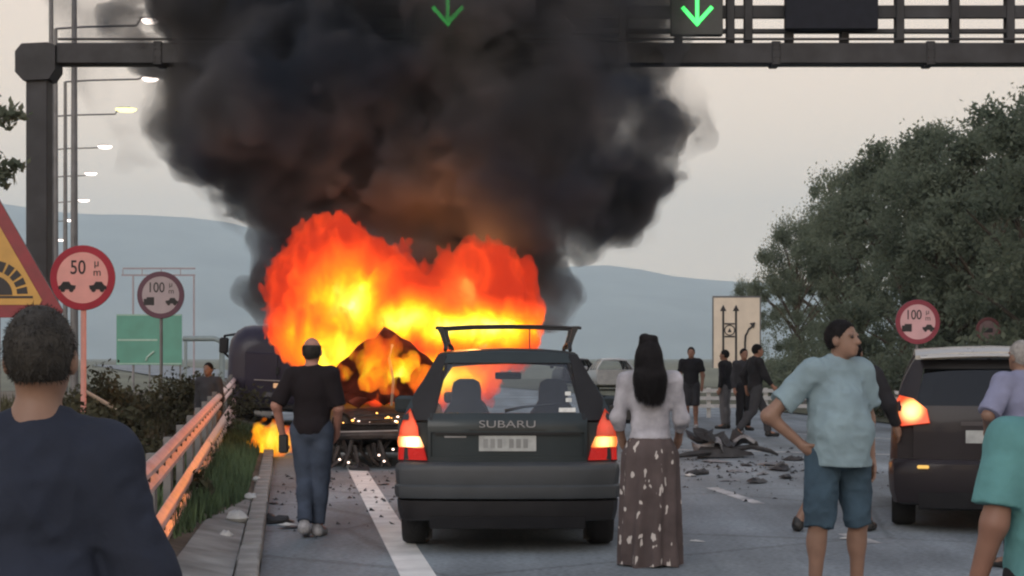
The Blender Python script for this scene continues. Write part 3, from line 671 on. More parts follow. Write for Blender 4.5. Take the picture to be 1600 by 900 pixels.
def car(name, label, loc, rz, W=.868, L=4.45, H=1.57, belt=1.02, body=None, roofm=None, lower=None, glassm=CLEAR, wr=.53, group=None, stations=None, seats=True, rear=True, r=.33, panes=True, ybr=.09, yrr=.33, bar='shell'):
    t = thing(name, label, 'car', loc, rz, group)
    st = stations or [(.10, W * .93, .34, belt - .02), (.22, W * .985, .27, belt), (.5, W, .24, belt), (1.6, W, .22, belt - .02), (2.9, W, .22, belt - .05), (3.15, W, .23, belt - .08), (3.7, W * .985, .25, belt - .12), (4.15, W * .93, .27, belt - .22), (L - .06, W * .8, .3, belt - .36), (L, W * .72, .34, belt - .42)]
    m = MB(); m.loft([ring_body(*q) for q in st]); sh = m.build(bar, body, t, 40)
    # glasshouse: belt line to roof line
    wb = W * .95; zr = H - .05
    Bp = [(ybr, belt), (1.0, belt - .01), (2.0, belt - .03), (3.2, belt - .06)]; Tp = [(yrr, zr - .01), (1.0, zr + .01), (1.7, zr), (2.45, zr - .05)]
    def side(u, v, s):
        i = min(int(u * 3), 2); f = u * 3 - i
        b = [Bp[i][k] * (1 - f) + Bp[i + 1][k] * f for k in (0, 1)]; q = [Tp[i][k] * (1 - f) + Tp[i + 1][k] * f for k in (0, 1)]
        bw = wb - .03 * u; tw = wr + .02 * math.sin(math.pi * min(1, u * 1.2)); e = v + .12 * math.sin(math.pi * v) * .0
        x = bw * (1 - v) + tw * v + .035 * math.sin(math.pi * v)
        return Vector((s * x, b[0] * (1 - v) + q[0] * v, b[1] * (1 - v) + q[1] * v))
    for s in (-1, 1):
        for u0, u1, kind in ((0, .10, 'rear_pillar'), (.10, .30, 'side_window'), (.30, .345, 'pillar'), (.345, .60, 'side_window'), (.60, .64, 'pillar'), (.64, .93, 'side_window'), (.93, 1, 'front_pillar')):
            if 'window' in kind and not panes: continue
            th = .006 if 'window' in kind else .05; m = MB(); n = 6; rings = []
            for k in range(n + 1):
                v = k / n; a, b = side(u0 + (.0 if 'window' in kind else .0), v, s), side(u1, v, s); o = Vector((-s * th, 0, 0)); e = Vector((-s * .012, 0, 0)) if 'window' in kind else Vector()
                rings.append([a + e, b + e, b + e + o, a + e + o])
            m.loft(rings); m.build(kind, (glassm if glassm is TINT else CLEAR) if 'window' in kind else body, t, 40)
    m = MB(); rings = []
    for y, zt in ((yrr - .05, zr - .015), (yrr + .03, zr + .02), (.7, zr + .035), (1.2, zr + .045), (1.8, zr + .035), (2.3, zr - .005), (2.47, zr - .045)):
        hw = wr + .02; top = [(hw * a, y, zt + (.0 if abs(a) > .99 else .035 * (1 - a * a))) for a in (-1, -.85, -.5, 0, .5, .85, 1)]
        rings.append(top + [(p[0], p[1], p[2] - .05) for p in reversed(top)])
    m.loft(rings); m.build('roof', roofm or body, t, 50)
    if panes:
        m = MB(); a, b = side(1, 0, -1), side(1, 0, 1); c, d = side(1, 1, 1), side(1, 1, -1); q = Vector((0, -.02, -.01)); m.slab([a + q, b + q, c + q, d + q], .006); m.build('windscreen', CLEAR, t, None)
    for x in (-W + .12, W - .12):
        for y in (.78, L - .85): wheel(t, x, y, r)
    for s in (-1, 1):
        m = MB(); m.bbox(s * W + (.0 if s > 0 else -.2), s * W + (.2 if s > 0 else 0), 2.95, 3.05, belt - .03, belt + .13, .03); m.build('mirror', body, t, 40)
    m = MB(); m.box(-W * .78, W * .78, .5, L - .5, .2, .26); m.build('underbody', BLACK, t)
    if seats:
        for x in (-.37, .40):
            m = MB(); m.loft([[(x + a * wd, y, z) for a, y in ((-1, 2.0 + dy), (1, 2.0 + dy), (1.05, 2.12 + dy), (-1.05, 2.12 + dy))] for z, wd, dy in ((.5, .2, .12), (.8, .23, .06), (1.0, .215, 0), (1.08, .16, -.02), (1.14, .125, -.03), (1.24, .125, -.04), (1.3, .11, -.045), (1.33, .06, -.045))]); m.build('seat', SEATM, t, 60)
        m = MB(); m.bbox(-.6, .6, .98, 1.16, .45, 1.02, .05); m.build('rear_bench', SEATM, t, 40)
        m = MB(); m.bbox(-.66, .66, 2.75, 3.1, .7, .99, .05); m.build('dashboard', SEATM, t, 40)
        m = MB(); m.bbox(-.12, .12, 2.42, 2.45, 1.32, 1.385, .012); m.build('rear_view_mirror', BLACK, t, 40)
        m = MB(); rr = [[(-.37 + math.cos(a) * (.18 + .014 * math.cos(b)), 2.66 + .014 * math.sin(b) * .5, .98 + math.sin(a) * (.18 + .014 * math.cos(b))) for b in (0, 1.57, 3.14, 4.71)] for a in [2 * math.pi * k / 20 for k in range(21)]]; m.loft(rr, caps=False); m.build('steering_wheel', BLACK, t, 60)
    return t, side

# ------------------------------------------------------------------ the dark green grey estate car with roof rack
FG = mat('dark_green_paint', (.022, .032, .037), .38, var=.12, scale=2, coat=.15, rvar=.06, spec=.22)
SD = F / 202.0
est, sd_ = car('estate_car', 'dark green grey estate car with roof rack and lit hazard lights', (X(793, SD), SD, 0), 0, body=FG, ybr=.1, yrr=.36, belt=1.03)
def lens(name, c, inner, ii, outer, oi, rad):      # lens lit by the bulb behind it: hottest in front of the bulb
    m = mat(name, (.5, .12, .05), .3, emit=outer, es=1, var=.1); n = m.node_tree.nodes; l = m.node_tree.links; b = n['Principled BSDF']; tc = [q for q in n if q.type == 'TEX_COORD'][0]
    ds = n.new('ShaderNodeVectorMath'); ds.operation = 'DISTANCE'; ds.inputs[1].default_value = c; l.new(tc.outputs['Object'], ds.inputs[0])
    mr = n.new('ShaderNodeMapRange'); mr.interpolation_type = 'SMOOTHSTEP'; mr.inputs[2].default_value = rad; l.new(ds.outputs['Value'], mr.inputs[0])
    mx = n.new('ShaderNodeMix'); mx.data_type = 'RGBA'; mx.inputs[6].default_value = (*[v * ii for v in inner], 1); mx.inputs[7].default_value = (*[v * oi for v in outer], 1); l.new(mr.outputs[0], mx.inputs[0]); l.new(mx.outputs[2], b.inputs['Emission Color']); return m
RL = mat('rear_red_lens', (.30, .012, .012), .25, var=.1, coat=.5, emit=(1, .03, .02), es=.22)
RLH = lens('rear_red_lens_hot', (-.76, .06, .96), (1, .09, .04), .9, (1, .03, .02), .22, .13); RLH2 = lens('rear_red_lens_warm', (.76, .06, .99), (1, .06, .05), .5, (1, .03, .03), .16, .12)
AMB = lens('amber_lens_lit', (.76, .06, .86), (1, .66, .18), 2.6, (1, .2, .03), .7, .12)
AMB2 = lens('amber_lens_hot', (-.75, .06, .86), (1, .72, .32), 4.2, (1, .2, .04), .9, .13)
yf = lambda x, z: .03 + .10 * (abs(x) / .85) ** 4 + max(0, z - 1.0) * .5
def cpan(name, x0, x1, z0, z1, m_, off=0, th=.04, nx=10, nz=2, xt0=None, xt1=None, parent=est, yfn=None, bow=0):
    g = yfn or yf; xt0 = x0 if xt0 is None else xt0; xt1 = x1 if xt1 is None else xt1; m = MB(); rings = []
    for i in range(nx + 1):
        u = i / nx; fr = []; bk_ = []
        for j in range(nz + 1):
            v = j / nz; a, b = x0 + (xt0 - x0) * v, x1 + (xt1 - x1) * v; x = a + (b - a) * u; z = z0 + (z1 - z0) * v + bow * (1 - (2 * u - 1) ** 2) * v
            fr.append((x, g(x, z) + off, z)); bk_.append((x, g(x, z) + off + th, z))
        rings.append(fr + bk_[::-1])
    m.loft(rings); return m.build(name, m_, parent, 40)
tg = cpan('tailgate', -.62, .62, .935, 1.05, FG, nz=3)
cpan('tailgate_recess', -.60, .60, .745, .935, FG, .022, .03, parent=tg); cpan('tailgate_lower', -.62, .62, .66, .745, FG, -.002, .05, parent=tg)
cpan('tailgate_side', -.62, -.595, .745, .935, FG, .0, .04, nx=2, parent=tg); cpan('tailgate_side', .595, .62, .745, .935, FG, .0, .04, nx=2, parent=tg)
cpan('recess_lip', -.56, .56, .918, .934, TRIM, -.004, .03, parent=tg)
cpan('window_frame', -.60, .60, 1.05, 1.085, FG, 0, .03, parent=tg)
cpan('window_frame', -.50, .50, 1.475, 1.545, FG, 0, .03, xt0=-.47, xt1=.47, parent=tg, bow=.02)
cpan('rear_pillar_face', -.835, -.585, 1.03, 1.545, TRIM, .0, .05, nx=3, nz=6, xt0=-.55, xt1=-.485, parent=est); cpan('rear_pillar_face', .585, .835, 1.03, 1.545, TRIM, .0, .05, nx=3, nz=6, xt0=.485, xt1=.55, parent=est)
cpan('window_seal', -.585, -.563, 1.086, 1.474, TRIM, .004, .02, nx=2, nz=5, xt0=-.49, xt1=-.468, parent=tg); cpan('window_seal', .563, .585, 1.086, 1.474, TRIM, .004, .02, nx=2, nz=5, xt0=.468, xt1=.49, parent=tg)
cpan('rear_window', -.563, .563, 1.086, 1.474, CLEAR, .012, .005, nz=4, xt0=-.468, xt1=.468, parent=tg)
stk = mat('pale_sticker', (.6, .62, .6), .6, var=.2, scale=30)
cpan('sticker', .40, .53, 1.092, 1.125, stk, .008, .003, nx=3, parent=tg); cpan('sticker', .455, .50, 1.17, 1.2, stk, .008, .003, nx=2, parent=tg); cpan('sticker', .45, .495, 1.22, 1.25, stk, .008, .003, nx=2, parent=tg)
m = MB(); m.tube([(-.02, .10, 1.10), (.12, .13, 1.13), (.42, .16, 1.16)], [.016, .011, .006], 6); m.build('rear_wiper', BLACK, tg, 60)
cpan('brand_lettering_bar', -.30, .30, .952, .958, TRIM, -.003, .004, parent=tg)
text('lettering', 'SUBARU', .078, (.0, .022, .998), mat('chrome_letter', (.24, .25, .27), .4, metal=.5), tg, ext=.004, sx=1.55)
cpan('number_plate', -.222, .222, .79, .91, mat('plate_grey', (.34, .36, .36), .6, var=.2, scale=14), .010, .01, parent=tg)
PLM = mat('plate_marks', (.22, .23, .23), .7, var=.2)
for i, xx in enumerate((-.17, -.115, -.06, .03, .085, .14)):
    cpan('plate_mark', xx - .018, xx + .018, .815, .885, PLM, .0075, .0026, nx=1, nz=1, parent=tg)
cpan('badge', -.49, -.32, .895, .906, mat('chrome_letter', (0, 0, 0)), .016, .005, nx=3, parent=tg)
bp_ = [(-.868, .62), (-.872, .3), (-.868, .14), (-.83, .02), (-.72, -.04), (-.4, -.075), (0, -.085), (.4, -.075), (.72, -.04), (.83, .02), (.868, .14), (.872, .3), (.868, .62)]
swp(bp_, [(.425, -.1), (.43, .004), (.46, .014), (.52, .014), (.535, .0), (.55, .002), (.64, .010), (.68, .002), (.705, -.03), (.71, -.16)]).build('bumper', PLAST, est, 40)
swp(bp_, [(.25, -.1), (.26, -.03), (.33, -.012), (.41, -.006), (.42, -.1)]).build('bumper_lower', TRIM, est, 40)
swp([(-.6, -.06), (-.3, -.082), (0, -.09), (.3, -.082), (.6, -.06)], [(.19, -.09), (.2, -.03), (.29, -.002), (.29, -.1)]).build('lower_valance', TRIM, est, 40)
for s in (-1, 1):
    for nm, pts, mm, y0 in (('tail_light', [(.69, .905), (.70, .98), (.735, 1.06), (.76, 1.12), (.80, 1.07), (.835, .98), (.85, .905)], RLH if s < 0 else RLH2, .035), ('indicator_light', [(.65, .822), (.685, .90), (.852, .90), (.858, .86), (.85, .822)], AMB2 if s < 0 else AMB, .03), ('reflector_lens', [(.625, .72), (.65, .817), (.852, .817), (.855, .72)], RL, .038)):
        p = [(s * a, b) for a, b in pts]; m = MB(); n = len(p); rings = []
        for dy, k in ((.0, .88), (-.012, .97), (0.0, 1.0), (.18, 1.0)):
            c = (sum(a for a, b in p) / n, sum(b for a, b in p) / n)
            rings.append([(c[0] + (a - c[0]) * k, y0 + dy + .10 * max(0, (abs(a) - .66)) / .2 + max(0, b - 1) * .4, c[1] + (b - c[1]) * k) for a, b in p])
        m.loft(rings); m.build(nm, mm, est, 40)
    cpan('quarter_panel', s * .86, s * .62, .705, 1.035, FG, .055, .05, nx=3, parent=est)
    m = MB(); m.tube([(s * .50, .5, 1.575), (s * .5, .6, 1.625), (s * .5, 1.2, 1.635), (s * .5, 2.1, 1.61), (s * .5, 2.3, 1.57)], .016, 6); m.build('roof_rail', TRIM, est, 60)
for yb in (.75, 1.75):
    m = MB(); m.tube([(-.59, yb, 1.755), (-.3, yb, 1.772), (0, yb, 1.776), (.3, yb, 1.772), (.60, yb, 1.757)], .011, 8); cb = m.build('cross_bar', BLACK, est, 60)
    for s in (-1, 1):
        m = MB(); m.loft([[(s * (x_ + a), yb + b, z) for a, b in ((-w_, -.05), (w_, -.05), (w_, .05), (-w_, .05))] for z, x_, w_ in ((1.585, .50, .014), (1.64, .512, .016), (1.71, .535, .018), (1.772, .555, .03))]); m.build('rack_foot', BLACK, cb, 40)
m = MB(); m.tube([(.19, 1.9, 1.6), (.19, 1.98, 1.8)], .006, 5); m.build('antenna', BLACK, est, 60)
m = MB(); m.tube([(-.55, -.02, .24), (-.55, .25, .25)], .03, 8); m.build('exhaust_pipe', mat('exhaust_metal', (.2, .19, .18), .4, metal=.8), est, 60)
for s in (-1, 1):
    m = MB(); m.box(s * .7 - .09, s * .7 + .09, .62, .66, .05, .36); m.build('mud_flap', BLACK, est)

# ------------------------------------------------------------------ dark charcoal car on the right with pale roof
DC = mat('charcoal_paint', (.02, .017, .02), .42, var=.12, scale=2, coat=.1, spec=.18, rvar=.05)
SILV = mat('pale_roof_paint', (.36, .36, .35), .3, metal=.25, var=.06, coat=.4)
ND = F / 182.0
suv, sd2 = car('hatchback', 'dark charcoal car with pale roof and glowing orange tail light', (X(1394, ND) + .90, ND, 0), R(-12), W=.90, L=4.4, H=1.60, belt=1.05, body=DC, roofm=SILV, glassm=TINT, wr=.66, r=.35, ybr=.06, yrr=.34)
yf2 = lambda x, z: .0 + .12 * (abs(x) / .9) ** 4 + max(0, z - 1.02) * .45
kw = dict(yfn=yf2)
tg2 = cpan('tailgate', -.70, .70, .62, 1.10, DC, nz=4, parent=suv, **kw)
cpan('rear_window', -.68, .68, 1.10, 1.42, TINT, .0, .006, nz=4, xt0=-.60, xt1=.60, parent=tg2, **kw)
cpan('rear_pillar_face', -.86, -.68, 1.03, 1.50, DC, .002, .05, nx=3, nz=5, xt0=-.68, xt1=-.60, parent=suv, **kw); cpan('rear_pillar_face', .68, .86, 1.03, 1.50, DC, .002, .05, nx=3, nz=5, xt0=.60, xt1=.68, parent=suv, **kw)
m = MB(); m.sheet(lambda u, v: (-.64 + 1.28 * u, .30 - .22 * v, 1.56 - .03 * v - .02 * (2 * u - 1) ** 2), 8, 3); m.sheet(lambda u, v: (-.64 + 1.28 * u, .30 - .22 * v, 1.515 - .0 * v - .02 * (2 * u - 1) ** 2), 8, 3); m.build('spoiler', SILV, suv, 40)
cpan('window_frame', -.62, .62, 1.42, 1.50, TRIM, .01, .04, xt0=-.6, xt1=.6, parent=tg2, **kw)
cpan('garnish', -.3, .3, .93, .965, mat('dark_garnish', (.05, .045, .05), .4), -.008, .02, parent=tg2, **kw)
cpan('number_plate', -.26, .26, .78, .89, mat('plate_grey', (0, 0, 0)), -.006, .012, parent=tg2, **kw)
bp2 = [(-.9, .62), (-.905, .3), (-.9, .14), (-.86, .0), (-.7, -.07), (-.35, -.11), (0, -.12), (.35, -.11), (.7, -.07), (.86, 0), (.9, .14), (.905, .3), (.9, .62)]
swp(bp2, [(.24, -.1), (.26, -.03), (.36, .0), (.5, .01), (.6, .004), (.635, -.03), (.64, -.16)]).build('bumper', DC, suv, 40)
swp([(-.66, -.07), (-.35, -.105), (0, -.115), (.35, -.105), (.66, -.07)], [(.2, -.09), (.22, -.02), (.36, .012), (.37, -.1)]).build('lower_valance', TRIM, suv, 40)
ORL = mat('orange_tail_lens', (.7, .15, .05), .3, emit=(1, .16, .03), es=2.4, var=.1)
ORL = lens('orange_tail_lens_lit', (-.71, .05, 1.06), (1, .5, .14), 3.2, (1, .07, .02), .55, .14)
for s in (-1, 1):
    pts = [(.56, .95), (.585, 1.07), (.70, 1.16), (.82, 1.19), (.865, 1.10), (.875, .98), (.80, .92)]
    p = [(s * a, b) for a, b in pts]; m = MB(); rings = []; n = len(p)
    for dy, k in ((-.04, .8), (-.045, .95), (-.02, 1), (.16, 1)):
        c = (sum(a for a, b in p) / n, sum(b for a, b in p) / n)
        rings.append([(c[0] + (a - c[0]) * k, yf2(a, b) + dy, c[1] + (b - c[1]) * k) for a, b in p])
    m.loft(rings); tlm = m.build('tail_light', ORL if s < 0 else RL, suv, 40)
    m = MB(); m.bbox(s * .62 - .05, s * .62 + .05, -.115, -.06, .56, .59, .008); m.build('reflector', mat('amber_reflector', (.6, .35, .08), .3, emit=(1, .6, .15), es=.5), suv, 40)

# ------------------------------------------------------------------ burning wreck, nose towards us, crumpled bonnet
CHAR = mat('charred_metal', (.022, .019, .018), .7, var=.6, scale=5, bump=.8, bscale=9, c2=(.06, .045, .04), dist=.05)
BD = F * CH / (733 - 560)
wk, _ = car('burning_car', 'charred burning car with its crumpled bonnet raised in flames', (X(602, BD) - .37, BD + 4.25, 0), R(180 + 5), W=.86, L=4.25, H=1.42, belt=.9, body=CHAR, wr=.56, seats=False, panes=False,
            stations=[(.10, .8, .34, .86), (.3, .86, .26, .9), (1.6, .86, .22, .88), (2.9, .86, .22, .86), (3.1, .85, .3, .82), (3.6, .84, .34, .72), (4.0, .8, .38, .64), (4.2, .72, .42, .58)])
CH2 = mat('scorched_firelit_metal', (.16, .035, .022), .55, var=.5, scale=5, bump=.5, bscale=7, metal=.3)  # red firelight on the bonnet is put into its base colour
def crumple(seed, a): return [random.Random(seed + i).uniform(-a, a) for i in range(400)]
cr_ = crumple(3, .06)
m = MB(); m.sheet(lambda u, v: (-.72 + 1.44 * u + .03 * math.sin(9 * v), 3.15 + .25 * v + .75 * v * v * (1 - .6 * abs(2 * u - 1.05)) + cr_[int(u * 12) * 9 + int(v * 8)], .86 + 1.06 * v * (1 - .52 * abs(2 * u - .95) ** 1.15) + cr_[200 + int(u * 12) * 9 + int(v * 8)]), 12, 8)
hood = m.build('bonnet', CH2, wk, 30); sm_ = hood.modifiers.new('thick', 'SOLIDIFY'); sm_.thickness = .012
m = MB(); m.tube([(-.1, 3.4, .85), (-.12, 3.75, 1.2), (-.06, 3.95, 1.5), (-.1, 4.0, 1.7)], .02, 6); m.build('bonnet_strut', mat('pale_ash', (.5, .45, .4), .9), hood, 60)
for i, z in enumerate((.60, .66, .72)):
    m = MB(); m.bbox(-.42, .42, 4.18 - .05 * i, 4.22 - .05 * i, z, z + .028, .006); g_ = m.build('grille_bar', CHAR, wk, 40)
for s in (-1, 1):
    m = MB(); m.lathe([(.01, 4.1), (.1, 4.13), (.13, 4.18), (.14, 4.12), (.14, 4.0)], 14, 'y', (s * .6, 0, .64)); m.build('headlight_socket', CHAR, wk, 40)
m = MB(); m.tube([(-.85, 3.95, .5), (-.7, 4.25, .47), (-.3, 4.33, .46), (.2, 4.34, .47), (.7, 4.27, .45), (.86, 3.95, .44)], [.05, .06, .05, .06, .05, .05], 8); m.build('bumper', CHAR, wk, 40)
m = MB(); m.tube([(-.75, 4.31, .535), (-.1, 4.40, .53), (.7, 4.32, .51)], .009, 5); m.build('bumper_trim', mat('pale_trim', (.42, .4, .4), .4, metal=.5), wk, 60)
for i in range(14):
    a = Vector((random.uniform(-.2, .75), random.uniform(4.0, 4.35), random.uniform(.3, .45))); pts = [a, a + Vector((random.uniform(-.15, .15), random.uniform(0, .15), -.18)), a + Vector((random.uniform(-.25, .25), random.uniform(-.05, .3), -.05 - a.z + .09))]
    m = MB(); m.tube(pts, [.035, .028, .018], 6); m.build('hanging_part', CHAR, wk, 40)
EMB = mat('ember', (.8, .3, .05), .8, emit=(1, .45, .1), es=4); EMW = mat('spark', (.9, .7, .6), .8, emit=(1, .75, .6), es=2.5)
for i in range(34):
    x = random.uniform(-.8, .85); m = MB(); r_ = random.uniform(.008, .024); y = random.uniform(3.7, 4.15) ; z = .84 - .28 * (y - 3.2) + random.uniform(.0, .06)
    m.lathe([(.002, -r_ * .5), (r_, -.2 * r_), (r_ * .8, r_ * .4), (.002, r_ * .8)], 6, 'z', (x, y, z)); m.build('ember', EMB if i % 3 else EMW, wk, None)
for i, (x, y, z) in enumerate([(.02, 4.5, .12), (.09, 4.46, .2), (.5, 4.42, .1), (.62, 4.4, .14), (-.1, 4.5, .28)]):
    m = MB(); m.lathe([(.002, -.012), (.018, -.005), (.014, .01), (.002, .016)], 7, 'z', (x, y, z)); m.build('spark', EMW, wk, None)

# ------------------------------------------------------------------ dark van on the verge
VP = mat('dark_violet_paint', (.022, .018, .036), .45, var=.15, scale=1.5, coat=.1, spec=.25)
VD = 39.0
van = thing('van', 'dark violet van stopped on the verge behind the guard rail end', 'van', (X(432, VD), VD, .02), R(3))
van.rotation_euler.y = R(2.5); van.scale = (1.06, 1.06, 1.03)
def rr_ring(y, hw, z0, z1, c):
    pts = []
    for cx_, cz_, a0 in ((hw - c, z1 - c, 0), (-hw + c, z1 - c, 90), (-hw + .08, z0 + .08, 180), (hw - .08, z0 + .08, 270)):
        rr_ = c if a0 < 180 else .08
        for k in range(5): a = R(a0 + 22.5 * k); pts.append((cx_ + rr_ * math.cos(a), y, cz_ + rr_ * math.sin(a)))
    return pts
m = MB(); m.loft([rr_ring(.0, .80, .5, 1.72, .45), rr_ring(.05, .94, .42, 1.9, .48), rr_ring(.16, 1.03, .36, 2.03, .5), rr_ring(.36, 1.08, .32, 2.11, .5), rr_ring(.7, 1.09, .3, 2.14, .48), rr_ring(2.6, 1.09, .3, 2.14, .46), rr_ring(3.3, 1.07, .3, 2.05, .45), rr_ring(4.0, 1.03, .3, 1.35, .2), rr_ring(4.8, .95, .34, 1.1, .18)]); m.build('body', VP, van, 50)
for s in (-1, 1):
    m = MB(); m.bbox(s * .36 - .34, s * .36 + .34, -.02, .02, .58, 1.55, .02); dr = m.build('rear_door', VP, van, 40)
    for y in (.9, 3.7): wheel(van, s * .93, y, .34, .22)
    m = MB(); m.tube([(s * 1.08, 3.0, 1.42), (s * 1.32, 2.95, 1.40), (s * 1.5, 2.95, 1.55), (s * 1.45, 2.95, 1.9), (s * 1.2, 3.0, 1.95)], .035, 6); mi = m.build('mirror_arm', TRIM, van, 60)
    m = MB(); m.bbox(s * 1.46 - .1, s * 1.46 + .1, 2.88, 3.02, 1.5, 1.86, .03); m.build('mirror_head', TRIM, mi, 40)
m = MB(); m.bbox(-.10, .26, -.05, -.021, .82, .92, .012); m.build('tail_light', mat('van_amber_lens', (.4, .26, .16), .3, emit=(1, .55, .28), es=.35), van, 40)
m = MB(); m.bbox(-.5, .05, -.04, -.021, .965, .985, .005); m.build('door_trim', mat('pale_trim', (0, 0, 0)), van, 40)
m = MB(); m.bbox(-1.0, 1.0, -.12, .1, .36, .5, .03); m.build('bumper', TRIM, van, 40)
m = MB(); m.bbox(-.06, .0, -.045, -.021, 1.1, 1.26, .008); m.build('door_handle', TRIM, van, 40)
m = MB(); m.bbox(-.28, .24, -.035, -.021, .62, .72, .005); m.build('number_plate', mat('dull_plate', (.09, .09, .1), .7), van, 40)

# far cars beyond the crash
GREY = mat('far_grey_paint', (.30, .31, .32), .35, metal=.3, var=.1, coat=.4)
car('parked_car', 'distant pale grey car beyond the woman and the estate car', (X(962, 80), 80, 0), R(5), W=.88, H=1.5, body=GREY, glassm=TINT, seats=False)
car('parked_car', 'distant dark car on the carriageway partly hidden by the fire', (X(905, 92), 92, 0), R(7), W=.88, H=1.5, body=DC, glassm=TINT, seats=False)

# ------------------------------------------------------------------ crash debris: each piece its own thing
DB = mat('debris_black', (.025, .024, .026), .6, var=.5, scale=8, bump=.4, bscale=20); DG = mat('debris_grey', (.18, .18, .19), .55, var=.4, scale=8); DW = mat('debris_white', (.62, .62, .6), .6, var=.15)
def shard(px_, py_, sz, label, m_=DB, flat=.4, kind='shard', seed=0):
    D = Gd(py_); rr = random.Random(seed + int(px_ * 7 + py_)); m = MB(); n = 7; rings = []
    for k, (q, h) in enumerate(((.55, 0), (1, .25), (.9, .6), (.4, 1))):
        rings.append([(sz * 1.2 * q * math.cos(2 * math.pi * j / n) * rr.uniform(.4, 1.4), sz * .55 * q * math.sin(2 * math.pi * j / n) * rr.uniform(.4, 1.4), sz * flat * .42 * h * rr.uniform(.5, 1.6)) for j in range(n)])
    m.loft(rings)
    o = m.build('debris_piece', m_, None, 25); o.location = (X(px_, D), D, .004); o.rotation_euler = (0, 0, rr.uniform(0, 6))
    return tag(o, label, 'debris', 'crash debris on the road')
def plate(t, seed, c, sz, m_):
    rr = random.Random(seed); k = MB(); ph = rr.uniform(0, 6); q = Matrix.Rotation(rr.uniform(0, 6.28), 3, 'Z') @ Matrix.Rotation(rr.uniform(-.7, .7), 3, 'X')
    k.sheet(lambda u, v: Vector(c) + q @ Vector(((u - .5) * sz * (1 - .3 * v), (v - .5) * sz * .6, .12 * sz * math.sin(5 * u + ph) + .15 * sz * math.sin(4 * v + ph))), 5, 4)
    o = k.build('torn_panel', m_, t, 25); md = o.modifiers.new('thick', 'SOLIDIFY'); md.thickness = .012
# big torn wheel arch and suspension piece
D = Gd(715)
eng = thing('wreckage', 'large torn black wreckage piece on the road beyond the woman', 'debris', (X(1125, D), D, 0), .4, 'crash debris on the road')
for i_ in range(9): plate(eng, 40 + i_, (random.uniform(-.45, .45), random.uniform(-.15, .15), random.uniform(.1, .34) - .0), random.uniform(.25, .5), DB if i_ % 3 else DG)
m = MB(); m.loft([[(-.5, -.2, .02), (.1, -.28, .02), (.55, -.1, .03), (.3, .25, .02), (-.3, .22, .02)], [(-.45, -.15, .12), (.05, -.22, .16), (.5, -.08, .08), (.28, .2, .12), (-.3, .18, .15)], [(-.35, -.05, .2), (-.1, -.1, .22), (.25, -.05, .12), (.2, .1, .14), (-.25, .1, .24)]]); m.build('body_fragment', DB, eng, 20)
m = MB(); rr_ = [[(-.3 + math.cos(a) * (.10 + .06 * math.cos(b)), -.05 + .09 * math.sin(b) + .16 * math.sin(a), .36 + .35 * math.sin(a) * (.12 + .06 * math.cos(b)) + .05 * math.sin(b)) for b in [k * 1.047 for k in range(6)]] for a in [2 * math.pi * k / 16 for k in range(17)]]; m.loft(rr_, caps=False); m.build('torn_tyre', TYRE, eng, 60)
m = MB(); m.tube([(.2, 0, .12), (.5, -.1, .16), (.8, -.15, .09), (.95, -.1, .03)], [.05, .04, .035, .02], 7); m.build('bent_strut', DB, eng, 40)
m = MB(); m.tube([(-.3, -.2, .1), (-.7, -.3, .08), (-.95, -.25, .04)], [.05, .05, .02], 6); m.build('bent_strut', DB, eng, 40)
dl = [(1092, 742, .16, 'small black debris lump below the large wreckage', DB, .7), (1078, 744, .10, 'pale debris chip beside the small black lump', DW, .4), (1110, 690, .18, 'dark flat debris piece behind the large wreckage', DB, .4), (1118, 722, .26, 'long grey debris strip in front of the large wreckage', DG, .2), (1150, 738, .12, 'grey debris chip on the lane', DG, .4),
      (1165, 728, .13, 'black debris chip before the exit line', DB, .5), (1183, 755, .15, 'black debris lump nearest the lane dash', DB, .7), (1192, 742, .12, 'pale grey debris chip beside a black lump', DG, .5), (1220, 735, .20, 'dark debris heap near the man in the pale shirt', DB, .8), (1228, 748, .12, 'small black debris bit next to the dark heap', DB, .6), (1205, 728, .14, 'grey debris piece between black bits', DG, .5), (1140, 752, .10, 'tiny grey debris bit above the lane dash', DG, .4), (1240, 720, .16, 'dark debris piece by the exit line', DB, .6),
      (1086, 846, .055, 'white paper scrap on the asphalt beside the skirt', DW, .3), (1322, 842, .06, 'white scrap on the asphalt behind the man in the pale shirt', DW, .3), (434, 818, .13, 'black and white debris tangle by the kerb', DB, .7), (421, 812, .09, 'black debris bit against the kerb', DB, .8), (446, 822, .07, 'white debris scrap in the tangle by the kerb', DW, .6), (455, 826, .08, 'dark debris strip by the walking man', DB, .3), (428, 788, .05, 'small dark debris bit along the kerb', DB, .5), (470, 778, .05, 'thin dark scrap on the hard shoulder', DB, .2), (600, 758, .06, 'dark scrap beside the white edge line', DB, .4), (560, 735, .14, 'black part lying below the burning car', DB, .7), (596, 722, .11, 'charred part lying under the wreck', DB, .6)]
for i, q in enumerate(dl): shard(q[0], q[1], q[2] * 1.25, q[3], q[4], q[5], seed=i)
# fine glass and soot crumbs, uncountable
n = 700; V = np.zeros((n, 4, 3)); 
for i in range(n):
    if i % 3: x, y = rng.normal(3.2, 1.1), rng.normal(25.5, 3)
    else: x, y = rng.normal(-1.8, .9), rng.normal(20.5, 2.6)
    a = rng.uniform(.008, .03); V[i] = [(x + a * rng.normal(), y + a * rng.normal(), .006), (x + a * rng.normal(), y + a * rng.normal(), .006), (x + a * rng.normal(), y + a * rng.normal(), .006), (x, y, .006 + a)]
fc = np.concatenate([np.arange(n)[:, None] * 4 + np.array(k) for k in ((0, 1, 3), (1, 2, 3), (2, 0, 3))])
tag(link('crumbs', np_mesh('crumbs', V.reshape(-1, 3), fc), DB), 'fine dark crumbs of glass and plastic scattered on the asphalt', 'debris', kind='stuff')

